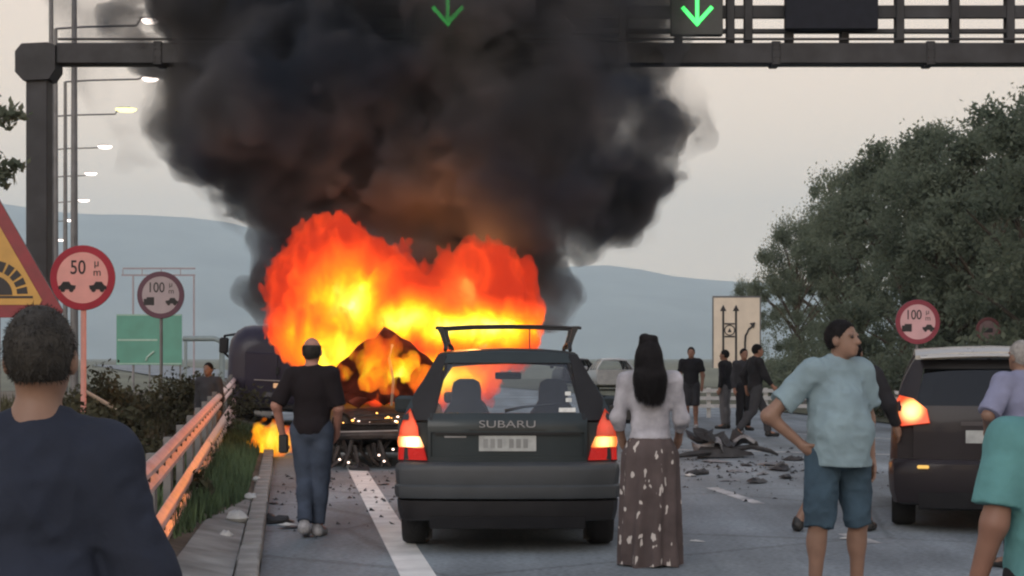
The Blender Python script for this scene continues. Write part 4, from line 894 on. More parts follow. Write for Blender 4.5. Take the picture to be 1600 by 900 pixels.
# ================================================================== FIRE AND SMOKE
FDp = 26.0
fs = F / FDp
def blobs(lst, D0, dj, seed, dep=1.0):
    rr = random.Random(seed); out = []
    for x, y, r in lst:
        D = D0 + rr.uniform(-dj, dj); p = P(x, y, D); q = r * D / F; out.append(ell(p, (q, q * dep, q)))
    return out
def flame_mat(name, cores, dens, gain=1.0, scale=2.2, bias=.095):
    m = bpy.data.materials.new(name); m.use_nodes = True; n = m.node_tree.nodes; l = m.node_tree.links; n.clear()
    o = n.new('ShaderNodeOutputMaterial'); pv = n.new('ShaderNodeVolumePrincipled'); l.new(pv.outputs[0], o.inputs['Volume'])
    tc = n.new('ShaderNodeTexCoord')
    def mth(op, a, b=None):
        q = n.new('ShaderNodeMath'); q.operation = op
        for i, v in enumerate((a, b)):
            if v is None: continue
            if hasattr(v, 'is_output'): l.new(v, q.inputs[i])
            else: q.inputs[i].default_value = v
        return q.outputs[0]
    acc = None
    for c, r in cores:
        s1 = n.new('ShaderNodeVectorMath'); s1.operation = 'SUBTRACT'; l.new(tc.outputs['Object'], s1.inputs[0]); s1.inputs[1].default_value = c
        s2 = n.new('ShaderNodeVectorMath'); s2.operation = 'DIVIDE'; l.new(s1.outputs[0], s2.inputs[0]); s2.inputs[1].default_value = r
        s3 = n.new('ShaderNodeVectorMath'); s3.operation = 'LENGTH'; l.new(s2.outputs[0], s3.inputs[0])
        v = mth('SUBTRACT', 1.0, s3.outputs['Value']); acc = v if acc is None else mth('MAXIMUM', acc, v)
    acc = mth('MAXIMUM', acc, -.6)
    mp = n.new('ShaderNodeMapping'); mp.inputs['Scale'].default_value = (1.3, 1, .75); l.new(tc.outputs['Object'], mp.inputs[0])
    nz = n.new('ShaderNodeTexNoise'); nz.inputs['Scale'].default_value = scale; nz.inputs['Detail'].default_value = 5; nz.inputs['Roughness'].default_value = .62; nz.inputs['Distortion'].default_value = .7; l.new(mp.outputs[0], nz.inputs[0])
    t = mth('ADD', mth('MULTIPLY', acc, .72), mth('MULTIPLY', nz.outputs[0], 1.1)); t = mth('SUBTRACT', t, bias)
    rp = n.new('ShaderNodeValToRGB'); e = rp.color_ramp.elements
    stops = [(.0, (.40, .022, .008)), (.22, (.85, .06, .012)), (.40, (1.0, .115, .012)), (.56, (1.0, .20, .008)), (.68, (1.0, .46, .01)), (.82, (1.0, .78, .03)), (1.0, (1.0, .93, .22))]
    e[0].position, e[0].color = stops[0][0], (*stops[0][1], 1); e[1].position, e[1].color = stops[-1][0], (*stops[-1][1], 1)
    for p_, c_ in stops[1:-1]: k = e.new(p_); k.color = (*c_, 1)
    l.new(t, rp.inputs[0]); l.new(rp.outputs[0], pv.inputs['Emission Color'])
    gr_ = n.new('ShaderNodeMapRange'); gr_.inputs[1].default_value = .2; gr_.inputs[2].default_value = .8; gr_.inputs[3].default_value = 1.0; gr_.inputs[4].default_value = 1.5; l.new(t, gr_.inputs[0])
    l.new(mth('MULTIPLY', gr_.outputs[0], dens * gain), pv.inputs['Emission Strength'])
    pv.inputs['Density'].default_value = dens; pv.inputs['Color'].default_value = (.12, .05, .03, 1)
    m.cycles.volume_step_rate = .35
    return m
fl = [(470, 470, 42), (455, 430, 38), (448, 400, 26), (470, 390, 36), (500, 372, 36), (530, 368, 34), (560, 385, 38), (520, 420, 70), (590, 400, 38), (615, 425, 34), (560, 460, 75), (500, 510, 55), (610, 480, 60), (560, 540, 60), (520, 575, 45), (590, 590, 45), (640, 545, 42), (660, 490, 45), (470, 520, 34), (610, 600, 34), (660, 590, 34), (690, 550, 36),
      (700, 500, 40), (655, 470, 30), (708, 425, 26), (735, 405, 30), (770, 405, 30), (800, 428, 30), (815, 465, 24), (775, 450, 50), (735, 460, 50), (800, 490, 34), (760, 515, 40), (715, 540, 40), (800, 525, 30), (700, 580, 34), (740, 570, 38), (780, 565, 30), (700, 600, 32), (735, 605, 30), (690, 625, 26), (760, 598, 26), (725, 630, 22)]
def fire_post(amp):
    def f(d, x, y, z):
        return d - amp * (vnoise(x, y, z * .7, 2.2, 1) * 1.0 + vnoise(x, y, z * .6, 5.0, 2) * .6 + vnoise(x, y, z * .6, 11, 3) * .5 + vnoise(x, y, z * .7, 21, 4) * .3)
    return f
cores = [(tuple(P(545, 480, FDp)), (.62, 1.4, .66)), (tuple(P(520, 545, FDp)), (.7, 1.4, .6)), (tuple(P(735, 512, FDp)), (1.1, 1.6, .32)), (tuple(P(640, 500, FDp)), (.7, 1.4, .35)), (tuple(P(640, 585, FDp)), (1.2, 1.5, .3))]
fire = thing('fire', 'large orange and yellow fire engulfing the wrecked car', 'fire', P(620, 640, FDp))
fo = link('flame', sdf_mesh('flame', blobs([(a_, b_ + (9 if b_ < 470 else 0), c_) for a_, b_, c_ in fl], FDp, .5, 5, 1.25), .036, .12, fire_post(.42), .3), flame_mat('flame_volume', [(tuple(Vector(c) - fire.location), r) for c, r in cores], 6.0, 1.0), None, 180)
fo.data.transform(Matrix.Translation(-fire.location)); fo.parent = fire
lst = [(560, 560, 24), (585, 535, 22), (612, 545, 24), (635, 565, 22), (600, 570, 26), (540, 585, 22), (640, 590, 22), (575, 595, 24), (610, 600, 24), (660, 600, 24)]  # thin flame layer added in front so the bonnet seems to glow red
ff = link('flame', sdf_mesh('flame', blobs(lst, BD - .05, .05, 9, .5), .03, .08, fire_post(.2), .2), flame_mat('bonnet_glow_flame', [((0, -1.6, .6), (3, 3, 1.2))], 3.6, 1.0, 3, .57), None, 180)
ff.data.transform(Matrix.Translation(-fire.location)); ff.parent = fire
# small ground fire by the van
gfp = P(420, 712, 27.6); gf = thing('fire', 'small orange fire on the ground by the verge below the van', 'fire', gfp)
lst = [(412, 690, 20), (405, 672, 15), (425, 680, 22), (440, 695, 20), (432, 662, 14), (415, 655, 10), (445, 675, 14), (402, 700, 14)]
fo2 = link('flame', sdf_mesh('flame', blobs(lst, 27.6, .1, 3), .03, .06, fire_post(.16), .2), flame_mat('ground_flame_volume', [((0, 0, .25), (.6, .6, .6))], 4.0, .9, 4, .32), None, 180)
fo2.data.transform(Matrix.Translation(-gfp)); fo2.parent = gf
def glow(name, loc, pw, rad, par_):
    d_ = bpy.data.lights.new(name, 'POINT'); d_.energy = pw; d_.color = (1, .34, .08); d_.shadow_soft_size = rad
    o = bpy.data.objects.new(name, d_); col.objects.link(o); o.parent = par_; o.location = Vector(loc) - par_.location; return o
glow('fire_glow', P(540, 430, FDp), 1200, .5, fire); glow('fire_glow', P(740, 450, FDp), 700, .4, fire)

# smoke column
SM = 27.75
rr = random.Random(11); bl = []
rowsS = [(-300, 60, 1180), (-220, 90, 1160), (-140, 150, 1120), (-70, 205, 1080), (-10, 238, 1035), (50, 262, 1030), (110, 275, 1030), (170, 285, 1035), (230, 320, 1030), (285, 375, 1005), (330, 410, 885), (375, 430, 830), (420, 452, 815), (455, 465, 800)]
for y, x0, x1 in rowsS:
    x = x0
    while x < x1:
        r = rr.uniform(38, 62) if (x - x0 < 40 or x1 - x < 60) else rr.uniform(55, 95)
        cx_ = min(max(x, x0 + r * .75), x1 - r * .75)
        D = SM + rr.uniform(-1.1, 2.0); bl.append((cx_, y + rr.uniform(-22, 22), r, D)); x += r * rr.uniform(.55, .9)
bl += [(935, 345, 40, 28.5), (905, 368, 26, 28.4), (960, 335, 36, 28.7), (1000, 300, 46, 28.8), (868, 462, 36, 27.6), (896, 466, 22, 27.6), (845, 455, 34, 27.6), (842, 485, 26, 27.6), (832, 405, 26, 28), (1030, 200, 40, 28.8), (1042, 175, 26, 28.6),
       (420, 470, 30, 28), (410, 430, 30, 28.3), (205, 15, 30, 27.6), (182, 45, 20, 27.6), (212, 62, 26, 27.5), (268, 190, 40, 28.8), (300, 250, 40, 29), (330, 272, 30, 29), (225, 110, 34, 29)]
bl += [(605, 195, 60, 27.0), (570, 215, 50, 27.2), (620, 140, 60, 27.0), (665, 120, 55, 27), (640, 175, 60, 27.2), (450, 60, 50, 27)]
pr = []
for x, y, r, D in bl:
    p = P(x, y, D); q = r * D / F; pr.append(ell(p, (q, q * 1.35, q)))
def smoke_post(d, x, y, z):
    return d - .6 * vnoise(x, y, z, .9, 5) - .5 * vnoise(x, y, z, 2.1, 6) - .34 * vnoise(x, y, z, 4.6, 7) - .16 * vnoise(x, y, z, 9, 8)
m = bpy.data.materials.new('smoke_volume'); m.use_nodes = True; n = m.node_tree.nodes; l = m.node_tree.links; n.clear()
o = n.new('ShaderNodeOutputMaterial'); pv = n.new('ShaderNodeVolumePrincipled'); l.new(pv.outputs[0], o.inputs['Volume']); tc = n.new('ShaderNodeTexCoord')
nz = n.new('ShaderNodeTexNoise'); nz.inputs['Scale'].default_value = .8; nz.inputs['Detail'].default_value = 5; nz.inputs['Distortion'].default_value = .5; l.new(tc.outputs['Object'], nz.inputs[0])
mr = n.new('ShaderNodeMapRange'); mr.inputs[1].default_value = .36; mr.inputs[2].default_value = .64; mr.inputs[3].default_value = .55; mr.inputs[4].default_value = 3.8; l.new(nz.outputs[0], mr.inputs[0]); l.new(mr.outputs[0], pv.inputs['Density'])
n2 = n.new('ShaderNodeTexNoise'); n2.inputs['Scale'].default_value = .42; n2.inputs['Detail'].default_value = 4; l.new(tc.outputs['Object'], n2.inputs[0])
rp = n.new('ShaderNodeValToRGB'); rp.color_ramp.elements[0].position = .38; rp.color_ramp.elements[1].position = .62; rp.color_ramp.elements[0].color = (.085, .105, .145, 1); rp.color_ramp.elements[1].color = (.235, .225, .23, 1); l.new(n2.outputs[0], rp.inputs[0]); l.new(rp.outputs[0], pv.inputs['Color'])
pv.inputs['Anisotropy'].default_value = .1; m.cycles.volume_step_rate = .25
wm = m.copy(); wm.name = 'wisp_volume'
for q in wm.node_tree.nodes:
    if q.type == 'MAP_RANGE': q.inputs[1].default_value = .42; q.inputs[2].default_value = .72; q.inputs[3].default_value = .0; q.inputs[4].default_value = .8
wp_ = []
for x, y, r, D in [b_ for b_ in bl if b_[1] < 340][::2] + [(170, 10, 60, 28.2), (150, 70, 45, 28.2), (190, 120, 50, 28.2), (215, 190, 40, 28.2), (240, 230, 35, 28.2), (130, -40, 60, 28.2), (1060, 120, 40, 28.4), (1070, 190, 34, 28.4)]:
    p = P(x, y, D); q = r * 1.3 * D / F; wp_.append(ell(p, (q, q * 1.2, q)))
smoke = link('smoke', sdf_mesh('smoke', pr, .10, .3, smoke_post, .3), m, None, 180)
wisp = link('wisp', sdf_mesh('wisp', wp_, .16, .4, smoke_post, .3), wm, smoke, 180); wisp['kind'] = 'stuff'
tag(smoke, 'thick dark grey brown smoke billowing above the fire and around the gantry', 'smoke', kind='stuff')
# ================================================================== PEOPLE
def skin(n_, c): return mat('skin_' + n_, c, .55, var=.12, scale=10)
SK = skin('tan', (.21, .125, .09)); SKD = skin('warm', (.30, .16, .11))
HAIRD = mat('dark_hair', (.009, .008, .009), .7, var=.4, scale=30, bump=.6, bscale=90, dist=.01, spec=.15); HAIRG = mat('grey_hair', (.30, .29, .28), .7, var=.3, scale=30, bump=.5, bscale=90, dist=.01); HAIRB = mat('brown_grey_hair', (.024, .022, .019), .75, var=.5, scale=25, bump=.5, bscale=90, dist=.01)
def cloth(n_, c, **k): return mat('cloth_' + n_, c, .88, var=k.get('var', .14), scale=7, bump=.25, bscale=35, spec=.2, dist=.01)
BASE = dict(pelvis=(0, 0, .95), waist=(0, .01, 1.10), chest=(0, 0, 1.29), neck=(0, -.01, 1.475), head=(0, .02, 1.625),
            shL=(-.178, 0, 1.415), shR=(.178, 0, 1.415), elL=(-.225, -.03, 1.13), elR=(.225, -.03, 1.13), wrL=(-.235, .03, .885), wrR=(.235, .03, .885),
            hiL=(-.088, 0, .92), hiR=(.088, 0, .92), knL=(-.095, .015, .5), knR=(.095, .015, .5), anL=(-.10, -.02, .085), anR=(.10, -.02, .085), toL=(-.125, .13, .035), toR=(.125, .13, .035))
def person(label, x, D, rz, H=1.75, pose={}, top=None, sleeve=.55, bottom=None, leg=1.0, hem=.88, shoe=None, hair=HAIRD, sk=SK, vox=.012, fat=1.0, belly=0.0, loose=.016, legloose=.014, hairstyle='short', z=0, skirt=None, socks=None, cat='person', wr=1.0, turn=0, scalp=.0, foldamp=.011, eyes=False, boxy=0, collar=False):
    t = thing('person', label, cat, (x, D, z), rz, 'people on the road'); t.scale = (H / 1.75,) * 3
    J = {k: np.array(v, float) for k, v in BASE.items()}
    for k in ('shL', 'shR'): J[k][0] *= wr
    for k in ('elL', 'elR', 'wrL', 'wrR'): J[k][0] += (wr - 1) * .178 * (1 if J[k][0] > 0 else -1)
    for k, v in pose.items(): J[k] = np.array(v, float)
    f = fat
    def torso(o, ko=1.0):
        p = [ell(J['chest'], (.168 * f * wr + o, .112 * f + o, .20 + o)), ell(J['waist'], (.148 * f + o, .105 * f + o, .17 + o)), ell(J['pelvis'] + [0, -.012, 0], (.163 * f + o, .118 * f + o, .135 + o)),
             cap(J['shL'], J['shR'], .062 + o), cap(J['neck'] - [0, 0, .02], J['shL'] + [.05, 0, .01], .052 + o * .7), cap(J['neck'] - [0, 0, .02], J['shR'] - [.05, 0, .01], .052 + o * .7)]
        if belly: p.append(ell(J['waist'] + [0, .06 + belly * .3, -.04], (.15 * f + belly * .4 + o, .10 + belly + o, .17 + o)))
        return p
    hd = J['head']; ct, st_ = math.cos(turn), math.sin(turn)
    def hp(v): return hd + np.array([v[0] * ct - v[1] * st_, v[0] * st_ + v[1] * ct, v[2]])
    rot = [[ct, st_, 0], [-st_, ct, 0], [0, 0, 1]]
    B = torso(0) + [cap(J['neck'] - [0, 0, .04], hd - [0, .005, .06], .058, .052)]
    B += [ell(hp((0, -.012, .018)), (.076, .098, .102), rot), ell(hp((0, .032, -.045)), (.057, .066, .072), rot, .025), ell(hp((0, .07, -.085)), (.03, .026, .024), rot, .02), cap(hp((0, .088, .012)), hp((0, .112, -.022)), .011, .016, k=.012), ell(hp((0, .09, -.058)), (.026, .014, .009), rot, .012)]
    for s in (-1, 1): B += [ell(hp((s * .078, -.005, -.012)), (.012, .024, .034), rot, .01), ell(hp((s * .032, .078, .028)), (.024, .014, .009), rot, .012)]
    for s, c in (('L', -1), ('R', 1)):
        sh, el, wri = J['sh' + s], J['el' + s], J['wr' + s]
        B += [cap(sh, el, .056 * f, .043), cap(el, wri, .044, .029)]
        hi, kn, an, to = J['hi' + s], J['kn' + s], J['an' + s], J['to' + s]
        B += [cap(hi, kn, .088 * f, .056), cap(kn, an, .054 * f, .038), ell(kn * .68 + an * .32 + [0, -.02, 0], (.052 * f, .055 * f, .11), None, .03), cap(an, to, .04, .03), cap(an - [0, .02, .03], to, .035, .028)]
        d = (wri - el); d /= np.linalg.norm(d) + 1e-9; nrm = np.array([-c, 0, 0.]) ; nrm = nrm - d * (nrm @ d); nrm /= np.linalg.norm(nrm) + 1e-9; sd__ = np.cross(d, nrm)
        if sd__[1] < 0: sd__ = -sd__
        B.append(ell(wri + d * .05, (.03, .03, .03), None, .02)); B.append(cap(wri + d * .02, wri + d * .08 + sd__ * .012, .03, .024, k=.015)); B.append(cap(wri + d * .02, wri + d * .08 - sd__ * .018, .026, .022, k=.015))
        for j, off in enumerate((.033, .012, -.010, -.030)):
            b0 = wri + d * .085 + sd__ * off; ln = (.036, .042, .038, .03)[j]; b1 = b0 + d * ln + nrm * .008; b2 = b1 + d * ln * .75 + nrm * .022
            B += [cap(b0, b1, .0105, .0095, k=.006), cap(b1, b2, .0095, .0085, k=.006)]
        b0 = wri + d * .035 + sd__ * .03; b1 = b0 + d * .028 + sd__ * .025 + nrm * .012; b2 = b1 + d * .03 + sd__ * .006 + nrm * .012
        B += [cap(b0, b1, .013, .011, k=.01), cap(b1, b2, .011, .009, k=.006)]
    link('body', sdf_mesh('body', B, vox, .035), sk, t, 180)
    sd = random.randint(0, 30)
    def folds(a): return lambda d, x_, y_, z_: d - a * (vnoise(x_, y_, z_ * .55, 7, sd) * 1.6 + 1.5 * (.18 - np.abs(vnoise(x_ + .5 * z_, y_, z_ * .8 + .3 * x_, 8, sd + 3))) + 1.1 * (.18 - np.abs(vnoise(x_ - .4 * z_, y_, z_, 15, sd + 1))))
    if top is not None:
        pr_ = torso(loose) + ([ell(J['waist'] + [0, .02, 0], (boxy, boxy * .78, .34)), cap(J['waist'] + [0, .02, .1], J['waist'] + [0, .03, -.3], boxy * .86, boxy * .9)] if boxy else []) + ([cap(J['pelvis'] + [0, 0, .1], J['pelvis'] - [0, 0, .12], .15 * f + loose, .155 * f + loose)] if hem < .86 else [])
        for s in 'LR':
            sh, el, wri = J['sh' + s], J['el' + s], J['wr' + s]
            if sleeve <= 1: pr_.append(cap(sh, sh + (el - sh) * sleeve, .062 * f + loose, .056 * f + loose * 1.3, True))
            else: pr_ += [cap(sh, el, .062 * f + loose, .05 * f + loose), cap(el, el + (wri - el) * (sleeve - 1), .05 + loose, .036 + loose * .8, True)]
        fd = folds(foldamp)
        link('shirt', sdf_mesh('shirt', pr_, vox, .035, lambda d, x_, y_, z_: np.maximum(fd(d, x_, y_, z_), hem - z_ + .008 * vnoise(x_, y_, z_ * 0, 7, sd))), top, t, 180)
    if bottom is not None:
        o = legloose; pr_ = [ell(J['pelvis'] + [0, -.01, .0], (.166 * f + o * .7, .122 * f + o * .7, .15)), ell(J['waist'] - [0, 0, .06], (.15 * f + o * .5, .108 * f + o * .5, .1))]
        for s in 'LR':
            hi, kn, an = J['hi' + s], J['kn' + s], J['an' + s]
            if leg <= 1.3: pr_.append(cap(hi, hi + (kn - hi) * leg, .093 * f + o, .066 * f + o * 1.8, True))
            else: pr_ += [cap(hi, kn, .093 * f + o, .064 + o), cap(kn, kn + (an - kn) * (leg - 1), .062 + o, .05 + o * 1.2, True), ell(kn * .68 + an * .32 + [0, -.02, 0], (.06 + o, .063 + o, .12), None, .03)]
        fd2 = folds(foldamp)
        link('trousers' if leg > 1.3 else 'shorts', sdf_mesh('trousers', pr_, vox, .025 if leg > 1.3 else .01, fd2), bottom, t, 180)
    if shoe is not None:
        for s in 'LR':
            an, to = J['an' + s], J['to' + s]; a0 = an - [0, .02, .035]; g0 = min(an[2] - .085, to[2] - .035)
            flat_ = abs((an[2] - .085) - (to[2] - .035)) < .02
            po = (lambda d, x_, y_, z_: np.maximum(d, .002 - z_)) if flat_ else None
            link('shoe', sdf_mesh('shoe', [cap(a0, to + [0, .03, -.002], .048, .04), cap(an + [0, 0, .01], an - [0, 0, .03], .046, .05)], vox * .8, .03, po), shoe, t, 180)
    if hairstyle == 'short':
        pl = lambda d, x_, y_, z_: np.maximum(d - .004 * vnoise(x_, y_, z_, 60, 2), np.maximum(((x_ - hd[0]) * -st_ + (y_ - hd[1]) * ct) - .055 - .6 * (z_ - hd[2] - .06), (hd[2] - .06) - z_ - .0))
        link('hair', sdf_mesh('hair', [ell(hp((0, -.016, .022 + scalp)), (.083, .106, .106), rot)], min(vox, .009), .02, pl, .01), hair, t, 180)
    elif hairstyle == 'fringe':      # bald crown, hair at sides and back
        pl = lambda d, x_, y_, z_: np.maximum(d, np.maximum(np.maximum(((x_ - hd[0]) * -st_ + (y_ - hd[1]) * ct) - .03, (hd[2] - .07) - z_), z_ - hd[2] - .055))
        link('hair', sdf_mesh('hair', [ell(hp((0, -.016, .018)), (.082, .105, .105), rot)], min(vox, .009), .02, pl, .01), hair, t, 180)
    elif hairstyle == 'long':
        pr_ = [ell(hp((0, -.02, .025)), (.092, .115, .112), rot), cap(hp((0, -.06, -.02)), (hd[0] + .01, -.105, 1.44), .105, .115), cap((hd[0] - .04, -.12, 1.45), (hd[0] - .05, -.135, 1.36), .08, .055), cap((hd[0] + .055, -.12, 1.45), (hd[0] + .065, -.135, 1.33), .08, .05), cap((hd[0] + .01, -.12, 1.45), (hd[0] + .01, -.14, 1.34), .085, .06), ell(hp((-.03, -.03, .135)), (.045, .05, .03)), ell(hp((.03, -.03, .13)), (.035, .04, .028))]
        pl = lambda d, x_, y_, z_: np.maximum(d - .012 * vnoise(x_, y_, z_ * .12, 34, 4), (y_ - hd[1]) - .05 - .5 * (z_ - hd[2] - .05))
        link('hair', sdf_mesh('hair', pr_, .009, .03, pl, .02), hair, t, 180)
    if collar:
        mm = MB(); rr_ = []
        for k in range(29):
            a = 2 * math.pi * k / 28; zz = J['neck'][2] + .0 - .03 * math.sin(a); rad = .079
            rr_.append([(J['neck'][0] + (rad + o_) * math.cos(a) * 1.02, J['neck'][1] + .004 + (rad + o_) * math.sin(a), zz + h_) for o_, h_ in ((-.006, -.02), (.012, -.03), (.006, .012), (-.004, .016))])
        mm.loft(rr_, caps=False); mm.build('collar', top, t, 60)
    if hairstyle != 'none' and vox < .0125:       # single strands standing off the hair
        hm = [c_ for c_ in t.children if c_.name.startswith('hair')][0].data; nv = len(hm.vertices)
        co = np.empty(nv * 3); hm.vertices.foreach_get('co', co); co = co.reshape(-1, 3); no = np.empty(nv * 3); hm.vertex_normals.foreach_get('vector', no); no = no.reshape(-1, 3)
        n_ = 9000 if hairstyle == 'long' else 7000; ii = rng.integers(0, nv, n_); ln = .075 if hairstyle == 'long' else .012
        p0 = co[ii] - no[ii] * .003 + rng.normal(size=(n_, 3)) * .003; dr_ = no[ii] * (.12 if hairstyle == 'long' else .55) + np.array([0, -.25, -1.0]) * (1 if hairstyle == 'long' else .55) + rng.normal(size=(n_, 3)) * (.07 if hairstyle == 'long' else .2)
        dr_ /= np.linalg.norm(dr_, axis=1)[:, None]; sdv = np.cross(dr_, no[ii]); sdv /= np.linalg.norm(sdv, axis=1)[:, None] + 1e-9; wd_ = .0022 if hairstyle == 'long' else .0014
        V_ = np.stack([p0 - sdv * wd_, p0 + sdv * wd_, p0 + dr_ * ln * rng.uniform(.5, 1.2, (n_, 1))], 1)
        hs = link('hair_strands', np_mesh('hair_strands', V_.reshape(-1, 3), np.arange(3 * n_).reshape(-1, 3)), hair, t); hs['kind'] = 'stuff'
    if eyes:
        for s in (-1, 1):
            mm = MB(); mm.lathe([(.001, -.011), (.008, -.008), (.011, 0), (.008, .008), (.001, .011)], 10); e_ = mm.build('eye', mat('eye_dark', (.03, .02, .018), .25), t, 180); e_.location = hp((s * .032, .083, .014))
    return t, J

NAVY = cloth('navy', (.022, .028, .045), var=.18)
DARKT = cloth('black_maroon', (.013, .010, .012)); JEAN = cloth('jeans', (.05, .065, .095), var=.3); BLKC = cloth('black', (.02, .02, .024)); GREYC = cloth('charcoal', (.05, .052, .06)); GRYT = cloth('grey_trousers', (.16, .16, .17))
PALEB = cloth('pale_blue', (.20, .28, .32)); DEN = cloth('denim_shorts', (.04, .07, .10), var=.25); LAV = cloth('lavender', (.2, .215, .32)); TEAL = cloth('teal', (.10, .25, .26)); WHT = cloth('white_knit', (.36, .36, .40), var=.3)
SHW = mat('trainer_grey', (.33, .33, .34), .7, var=.5, scale=14); SHB = mat('shoe_black', (.02, .02, .02), .6)

# man in the left foreground, seen from behind
D = 4.0
person('man seen from behind in dark navy top in front of the warning triangle', X(56, D), D, R(2), 1.625, dict(head=(.012, .0, 1.63), shL=(-.155, 0, 1.375), shR=(.155, 0, 1.375), elL=(-.26, -.03, 1.10), elR=(.26, -.03, 1.10), wrL=(-.28, .04, .86), wrR=(.28, .04, .86)), top=NAVY, sleeve=1.8, bottom=BLKC, leg=1.95, hem=.8, shoe=SHB, hair=HAIRB, sk=SK, vox=.009, fat=1.14, wr=1.0, loose=.02, scalp=-.004, foldamp=.02)
# dark haired person behind the rail
person('dark haired person in grey standing behind the end of the guard rail', X(326, 27), 27, R(160), 1.5, top=GREYC, sleeve=1.9, bottom=BLKC, leg=1.95, shoe=SHB, sk=SK, vox=.016, hairstyle='short', z=-.05)
# man by the fire
D = 15.2
person('man in black shirt and blue jeans facing the fire by the white edge line', X(487, D), D, R(-6), 1.69,
       dict(elL=(-.30, -.07, 1.15), wrL=(-.27, .03, .90), elR=(.24, .0, 1.13), wrR=(.20, .12, .93), knL=(-.06, .03, .5), anL=(-.03, -.16, .12), toL=(-.05, -.02, .035), knR=(.07, .05, .5), anR=(.05, .0, .085), toR=(.07, .15, .035)),
       top=DARKT, sleeve=.95, wr=.93, loose=.014, foldamp=.008, bottom=JEAN, leg=1.95, hem=.90, shoe=SHW, sk=skin('fire_reddened', (.34, .17, .13)), hair=HAIRB, hairstyle='fringe', vox=.011, fat=1.02)  # the fire's red light is put into his skin colour
o = MB(); o.bbox(-.04, .04, -.03, .03, 0, .16, .012); ob = o.build('bag', BLACK, None, 40); ob.location = (X(443, 15.25), 15.25, Z(708, 15.25)); tag(ob, 'small black pouch held by the man in jeans', 'bag')
# woman
D = F * CH / (884 - 560)
wom, WJ = person('woman with long black hair in white knit top and patterned long skirt', X(1016, D), D, R(-4), 1.66, dict(elL=(-.25, .02, 1.14), wrL=(-.22, .12, .98), elR=(.24, .0, 1.13), wrR=(.22, .14, .98), head=(-.01, .0, 1.615)), top=WHT, sleeve=1.55, bottom=None, hem=.975, shoe=SHB, sk=SK, vox=.010, fat=.92, hairstyle='long', loose=.012, foldamp=.012)
def skirt_mat():
    m = mat('brown_print_skirt', (.085, .068, .068), .9, var=.25, scale=5, spec=.2); n = m.node_tree.nodes; l = m.node_tree.links; b = n['Principled BSDF']; tc = [q for q in n if q.type == 'TEX_COORD'][0]; rp = [q for q in n if q.type == 'VALTORGB'][0]
    mp = n.new('ShaderNodeMapping'); mp.inputs['Scale'].default_value = (1.3, 1.3, .6); mp.inputs['Rotation'].default_value = (.3, .4, 0); l.new(tc.outputs['Object'], mp.inputs[0])
    nz = n.new('ShaderNodeTexNoise'); nz.inputs['Scale'].default_value = 14; l.new(mp.outputs[0], nz.inputs[0]); wp = n.new('ShaderNodeMix'); wp.data_type = 'RGBA'; wp.inputs[0].default_value = .11; l.new(mp.outputs[0], wp.inputs[6]); l.new(nz.outputs[1], wp.inputs[7])
    vo = n.new('ShaderNodeTexVoronoi'); vo.inputs['Scale'].default_value = 15; vo.inputs['Randomness'].default_value = 1; l.new(wp.outputs[2], vo.inputs[0])
    mr = n.new('ShaderNodeMapRange'); mr.inputs[1].default_value = .24; mr.inputs[2].default_value = .29; mr.inputs[3].default_value = 1; mr.inputs[4].default_value = 0; l.new(vo.outputs['Distance'], mr.inputs[0])
    sp = n.new('ShaderNodeSeparateColor'); l.new(vo.outputs['Color'], sp.inputs[0]); gt_ = n.new('ShaderNodeMath'); gt_.operation = 'GREATER_THAN'; gt_.inputs[1].default_value = .5; l.new(sp.outputs[0], gt_.inputs[0])
    mu = n.new('ShaderNodeMath'); mu.operation = 'MULTIPLY'; l.new(mr.outputs[0], mu.inputs[0]); l.new(gt_.outputs[0], mu.inputs[1])
    mx = n.new('ShaderNodeMix'); mx.data_type = 'RGBA'; mx.inputs[7].default_value = (.5, .47, .45, 1); l.new(mu.outputs[0], mx.inputs[0]); l.new(rp.outputs[0], mx.inputs[6]); l.new(mx.outputs[2], b.inputs['Base Color']); return m
m = MB(); rings = []
for i in range(26):
    u = i / 25; z_ = 1.03 - 1.02 * u; r0 = .118 + .095 * min(1, u * 6) ** .7 + .018 * u; am = .004 + .026 * u
    rings.append([((r0 + am * math.sin(9 * a + 1.2 * math.sin(3 * u + a))) * math.cos(a), (r0 * .78 + am * math.sin(9 * a + 1.2 * math.sin(3 * u + a) + .4)) * math.sin(a), z_ + (.012 * math.sin(4 * a) if i == 25 else 0)) for a in [2 * math.pi * k / 72 for k in range(72)]])
m.loft(rings); m.build('skirt', skirt_mat(), wom, 60)
ob = MB(); ob.bbox(-.09, .09, -.05, .05, 0, .16, .03); o_ = ob.build('handbag', BLACK, None, 40); o_.location = (X(972, D - .02), D + .05, Z(662, D)); tag(o_, 'small black handbag at the side of the woman in the skirt', 'handbag')
